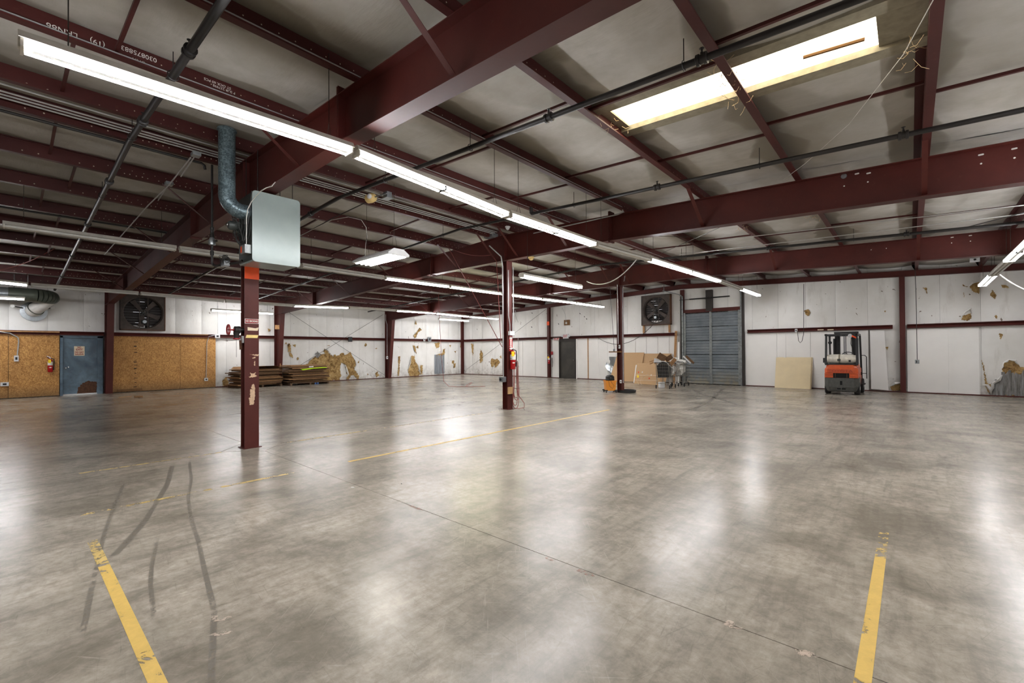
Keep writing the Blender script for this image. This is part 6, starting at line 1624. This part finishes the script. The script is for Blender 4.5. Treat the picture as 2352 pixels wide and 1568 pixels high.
obj('tank_tray', K(MB().box((-.43, .06, .995), (.43, .48, 1.03)).box((-.46, .02, 1.03), (-.40, .45, 1.055)).box((.40, .02, 1.03), (.45, .45, 1.055))), 'black_paint', fk)
tk = thing('gas_cylinder', 'white dented gas cylinder strapped across the forklift', 'gas cylinder', (FX, FY+.22, 1.04))
tc = Vector((FX-.36, FY+.22, 1.19))
obj('tank_body', MB().lathe([(.08, 0), (.13, .02), (.148, .06), (.152, .12), (.152, .60), (.148, .66), (.12, .70)], tc, (1, 0, 0), 26), 'tank_white', tk)
obj('tank_ring', MB().lathe([(.13, .0), (.145, .005), (.145, .055), (.135, .06)], tc+Vector((-.03, 0, 0)), (1, 0, 0), 24), 'tank_white', tk)
obj('tank_collar', MB().lathe([(.12, 0), (.125, .01), (.125, .09), (.115, .095)], tc+Vector((.67, 0, 0)), (1, 0, 0), 20), 'tank_white', tk)
obj('strap', MB().lathe([(.153, -.022), (.158, -.02), (.158, .02), (.153, .022)], tc+Vector((.31, 0, 0)), (1, 0, 0), 26), 'frame_tan', tk)
obj('buckle', MB().box(tc+Vector((.26, -.175, -.07)), tc+Vector((.345, -.15, .0))), 'heater_dark', tk)
obj('tank_print', MB().box(tc+Vector((.56, -.155, -.1)), tc+Vector((.62, -.149, -.03))), 'black_paint', tk)
# overhead guard
gz = 2.0
for s in (-1, 1):
    obj('rear_pillar', K(MB().prism([(s*.42-.03, .08, .98), (s*.42+.03, .08, .98), (s*.42+.03, .14, .98), (s*.42-.03, .14, .98)], (s*-.01, .06, gz-1.0))), 'black_paint', fk, bevel=.005)
    obj('front_pillar', K(MB().tube([(s*.44, 1.52, .62), (s*.43, 1.15, gz-.02)], .03, 8)), 'black_paint', fk)
    obj('roof_rail', K(MB().box((s*.42-.03, .10, gz-.03), (s*.42+.03, 1.25, gz+.03))), 'black_paint', fk)
obj('roof_crossbar', K(MB().box((-.42, .10, gz-.025), (.42, .15, gz+.02))), 'black_paint', fk)
obj('roof_crossbar', K(MB().box((-.42, 1.19, gz-.03), (.42, 1.25, gz+.03))), 'black_paint', fk)
for k in range(6): obj('roof_bar', K(MB().box((-.38+.145*k, .16, gz-.012), (-.36+.145*k, 1.2, gz+.012))), 'black_paint', fk)
# mast
for s in (-1, 1):
    obj('mast_rail', K(MB().box((s*.27-.05, 1.60, .08), (s*.27+.05, 1.72, 2.1))), 'black_paint', fk)
    obj('inner_rail', K(MB().box((s*.19-.025, 1.63, .1), (s*.19+.025, 1.7, 2.08))), 'black_paint', fk)
    obj('lift_cylinder', K(MB().tube([(s*.33, 1.55, .2), (s*.33, 1.55, 1.9)], .035, 10)), 'black_rubber', fk)
obj('mast_crosshead', K(MB().box((-.34, 1.58, 2.07), (.36, 1.74, 2.14))), 'black_paint', fk)
obj('mast_crossbar', K(MB().box((-.30, 1.6, .9), (.30, 1.64, 1.0))), 'black_paint', fk)
for xx in (-.05, .0): obj('mast_hose', K(MB().tube([(xx, 1.6, .6), (xx, 1.6, 2.05)], .012, 6)), 'black_rubber', fk)
obj('lift_chain', K(MB().tube([(.16, 1.6, 2.0), (.15, 1.55, 1.7), (.18, 1.5, 1.6), (.22, 1.5, 1.2)], .012, 6)), 'chain', fk)
obj('carriage', K(MB().box((-.45, 1.76, .15), (.45, 1.80, .25)).box((-.45, 1.76, .5), (.45, 1.80, .6)).box((-.45, 1.76, .15), (-.4, 1.8, .6)).box((.4, 1.76, .15), (.45, 1.80, .6))), 'black_paint', fk)
for s in (-1, 1): obj('fork', K(MB().box((s*.25-.05, 1.80, .05), (s*.25+.05, 1.83, .6)).box((s*.25-.05, 1.80, .05), (s*.25+.05, 2.12, .08))), 'black_paint', fk)
obj('steering_wheel', K(MB().ring((.09, 1.12, 1.33), (0, -.55, .85), .15, .013, 26, 6).tube([(.09, 1.12, 1.33), (.09+.14, 1.12, 1.33)], .01, 5).tube([(.09, 1.12, 1.33), (.09-.07, 1.12+.1, 1.33+.07)], .01, 5).tube([(.09, 1.12, 1.33), (.09, 1.3, 1.05)], .02, 6)), 'black_paint', fk)
obj('seat_back', K(MB().prism([(-.22, .62, 1.03), (.22, .62, 1.03), (.2, .6, 1.22), (-.2, .6, 1.22)], (0, .1, 0))), 'black_rubber', fk, bevel=.02)
obj('work_lamp', K(MB().lathe([(.03, 0), (.06, .02), (.06, .06)], (.24, .10, 1.96), (.2, -1, -.2), 14)), 'plastic_white', fk)
obj('indicator_lamp', K(MB().prism([(.28, .04, 1.93), (.40, .04, 1.86), (.41, .04, 1.90), (.31, .04, 1.97)], (0, .06, 0))), 'orange_tape', fk)
obj('side_lamp', K(MB().lathe([(.02, 0), (.055, .02), (.055, .07), (.02, .08)], (-.34, .5, 1.74), (0, -1, 0), 14)), 'black_rubber', fk)
obj('lamp_post', K(MB().tube([(-.34, .5, 1.02), (-.34, .5, 1.97)], .018, 6)), 'black_paint', fk)
obj('side_bracket', K(MB().box((-.50, .08, 1.06), (-.44, .2, 1.22))), 'black_paint', fk)
obj('grab_rail', K(MB().tube([(.46, 1.2, 1.30), (.55, 1.2, 1.30), (.60, 1.2, 1.25), (.60, 1.2, .95), (.60, 1.25, .5)], .012, 6).tube([(.46, 1.2, .68), (.60, 1.2, .68)], .01, 6)), 'black_paint', fk)
obj('step_plate', K(MB().box((.46, 1.1, .30), (.56, 1.45, .34))), 'black_paint', fk)
def wheel(x, y, r, w):
    wh = obj('wheel', K(MB().lathe([(r*.55, -w/2), (r*.92, -w/2), (r, -w/2+.02), (r, w/2-.02), (r*.92, w/2), (r*.55, w/2)], (x, y, r), (1, 0, 0), 24)), 'black_rubber', fk)
    obj('rim', K(MB().lathe([(r*.2, -w/2-.004), (r*.54, -w/2+.01), (r*.54, w/2-.01), (r*.2, w/2+.004)], (x, y, r), (1, 0, 0), 18)), 'frp_white', wh)
for s in (-1, 1): wheel(s*.40, .38, .215, .15); wheel(s*.42, 1.45, .25, .18)

# ================================================================ COBWEBS AND WRITING ON THE PURLINS
for k, (px, py, Zz, n_) in enumerate([(1668, 175, 4.3, 30), (1410, 285, 4.35, 12), (2080, 120, 4.25, 12), (1700, 520, 4.3, 10), (1870, 500, 4.3, 8), (1690, 215, 4.3, 16)]):
    p = at(px, py, Z=Zz); mb = MB(); rs = random.Random(k)
    for j in range(n_):
        a = p+Vector((rs.uniform(-.1, .1), rs.uniform(-.25, .25), rs.uniform(-.05, .05))); b = a+Vector((rs.uniform(-.12, .12), rs.uniform(-.2, .2), rs.uniform(-.08, .06)))
        mb.tube([a, a.lerp(b, .5)-Vector((0, 0, rs.uniform(0, .04))), b], rs.uniform(.0012, .003), 3)
    o_ = obj('cobweb', mb, 'cobweb'); o_['kind'] = 'stuff'; tag(o_, 'tangled dusty cobwebs %s' % ('on the purlin across the roof light', 'at the lower left end of the roof light', 'on the purlin right of the roof light', 'on the roof left of centre behind the second rafter', 'on the roof right behind the second rafter', 'hanging below the roof light purlin')[k], 'cobweb')

# chalk writing on the purlins at the upper left (upside down, as rolled at the mill)
pw = {round(o.location.x-XC, 1): o for o in bpy.data.objects if o.name.startswith('purlin') and not o.parent}
def chalk(body, px, py, size, off, width=None):
    par = min((o for k, o in pw.items()), key=lambda o: abs(((o.location.x-XC))-off))
    xx = XC+off+.0065
    q = at(px, py, X=xx)
    text('chalk_writing', body, size, q, (0, -1, 0), (0, 0, -1), 'label_white', par, .0006, .0, width)
OFFW = 1.904
for b_, px, py, sz in (('LRN86', 143, 70, .075), ('(19)', 224, 98, .07), ('0308758832', 315, 122, .065), ('UNIT', 318, 140, .05)):
    chalk(b_, px, py, sz, OFFW)
for b_, px, py, sz in (('P SUP 237998', 515, 205, .04), ('ST OCK 60 PCS', 500, 192, .04)):
    chalk(b_, px, py, sz, OFFW)
st_ = [o for o in bpy.data.objects if o.name.startswith('osb_sheet')]
st_ = min(st_, key=lambda o: abs(sum((o.matrix_world @ Vector(c)).y for c in o.bound_box)/8-3.7))
for k, (py, w, h_) in enumerate([(785, 5, .02), (795, 5, .05), (803, 5, .015), (809, 4, .03), (827, 4, .02), (831, 6, .035), (838, 4, .02), (846, 5, .05), (857, 3, .03), (868, 5, .02), (878, 3, .03), (888, 6, .03)]):
    p = at(312, py, X=XW+.091)
    obj('stencil_mark', MB().box((XW+.0905, p.y-w*.012, p.z-h_/2), (XW+.0912, p.y+w*.012*(.4 if k % 3 else 1), p.z+h_/2)), 'stencil_ink', wl)

def lip(wall, pts, seed, w=.10):
    """liner curling away from the wall along an edge of a tear"""
    P = [at(x, y, X=XW+.07) for x, y in pts] if wall is wl else [at(x, y, Y=YE-.07) for x, y in pts]
    n = Vector((1, 0, 0)) if wall is wl else Vector((0, -1, 0)); V = []; rs = random.Random(seed)
    for i, p in enumerate(P):
        t_ = (P[min(i+1, len(P)-1)]-P[max(i-1, 0)]).normalized(); o_ = n.cross(t_)
        k = rs.uniform(.5, 1.3)*w*math.sin(PI*(i+.5)/len(P))
        V += [p, p+n*k*.5+o_*k*.5, p+n*k*.75+o_*k*.1]
    mb = MB().add(V, [(3*i+j, 3*i+j+1, 3*i+j+4, 3*i+j+3) for i in range(len(P)-1) for j in (0, 1)])
    obj('curled_liner', mb, 'wall_vinyl', wall, smooth=True)
lip(wl, Z7([(640, 620), (700, 565), (760, 520), (820, 490), (870, 470)]), 1)
lip(wl, Z7([(945, 365), (1000, 400), (1040, 440), (1070, 470), (1130, 530)]), 2, .14)
lip(wl, Z7([(1365, 500), (1400, 490), (1445, 460), (1490, 430)]), 3)
lip(wl, Z7([(1530, 520), (1590, 620), (1605, 700), (1570, 800), (1650, 880)]), 4, .12)
lip(wl, Z7([(1380, 700), (1400, 800), (1430, 900), (1400, 960)]), 5, .12)
lip(wl, Z8([(805, 1000), (790, 1080), (775, 1130), (765, 1180)]), 6)
lip(wl, Z8([(860, 1060), (895, 1110), (910, 1190), (940, 1230)]), 7)
lip(we, Z9([(1240, 1230), (1180, 1285), (1110, 1340), (1095, 1400), (1100, 1450)]), 8, .16)
lip(we, Z9([(1240, 1160), (1270, 1080), (1330, 1045), (1400, 1060), (1460, 1110)]), 9, .12)
lip(we, Z9([(985, 1370), (1030, 1375), (1060, 1420), (1095, 1480)]), 10, .2)
lip(we, Z9([(730, 480), (780, 430), (825, 400), (845, 450)]), 11, .14)
lip(we, Z9([(820, 100), (870, 60), (950, 40)]), 12, .10)
lip(we, [(2045, 888), (2058, 882), (2068, 880)], 13, .16)
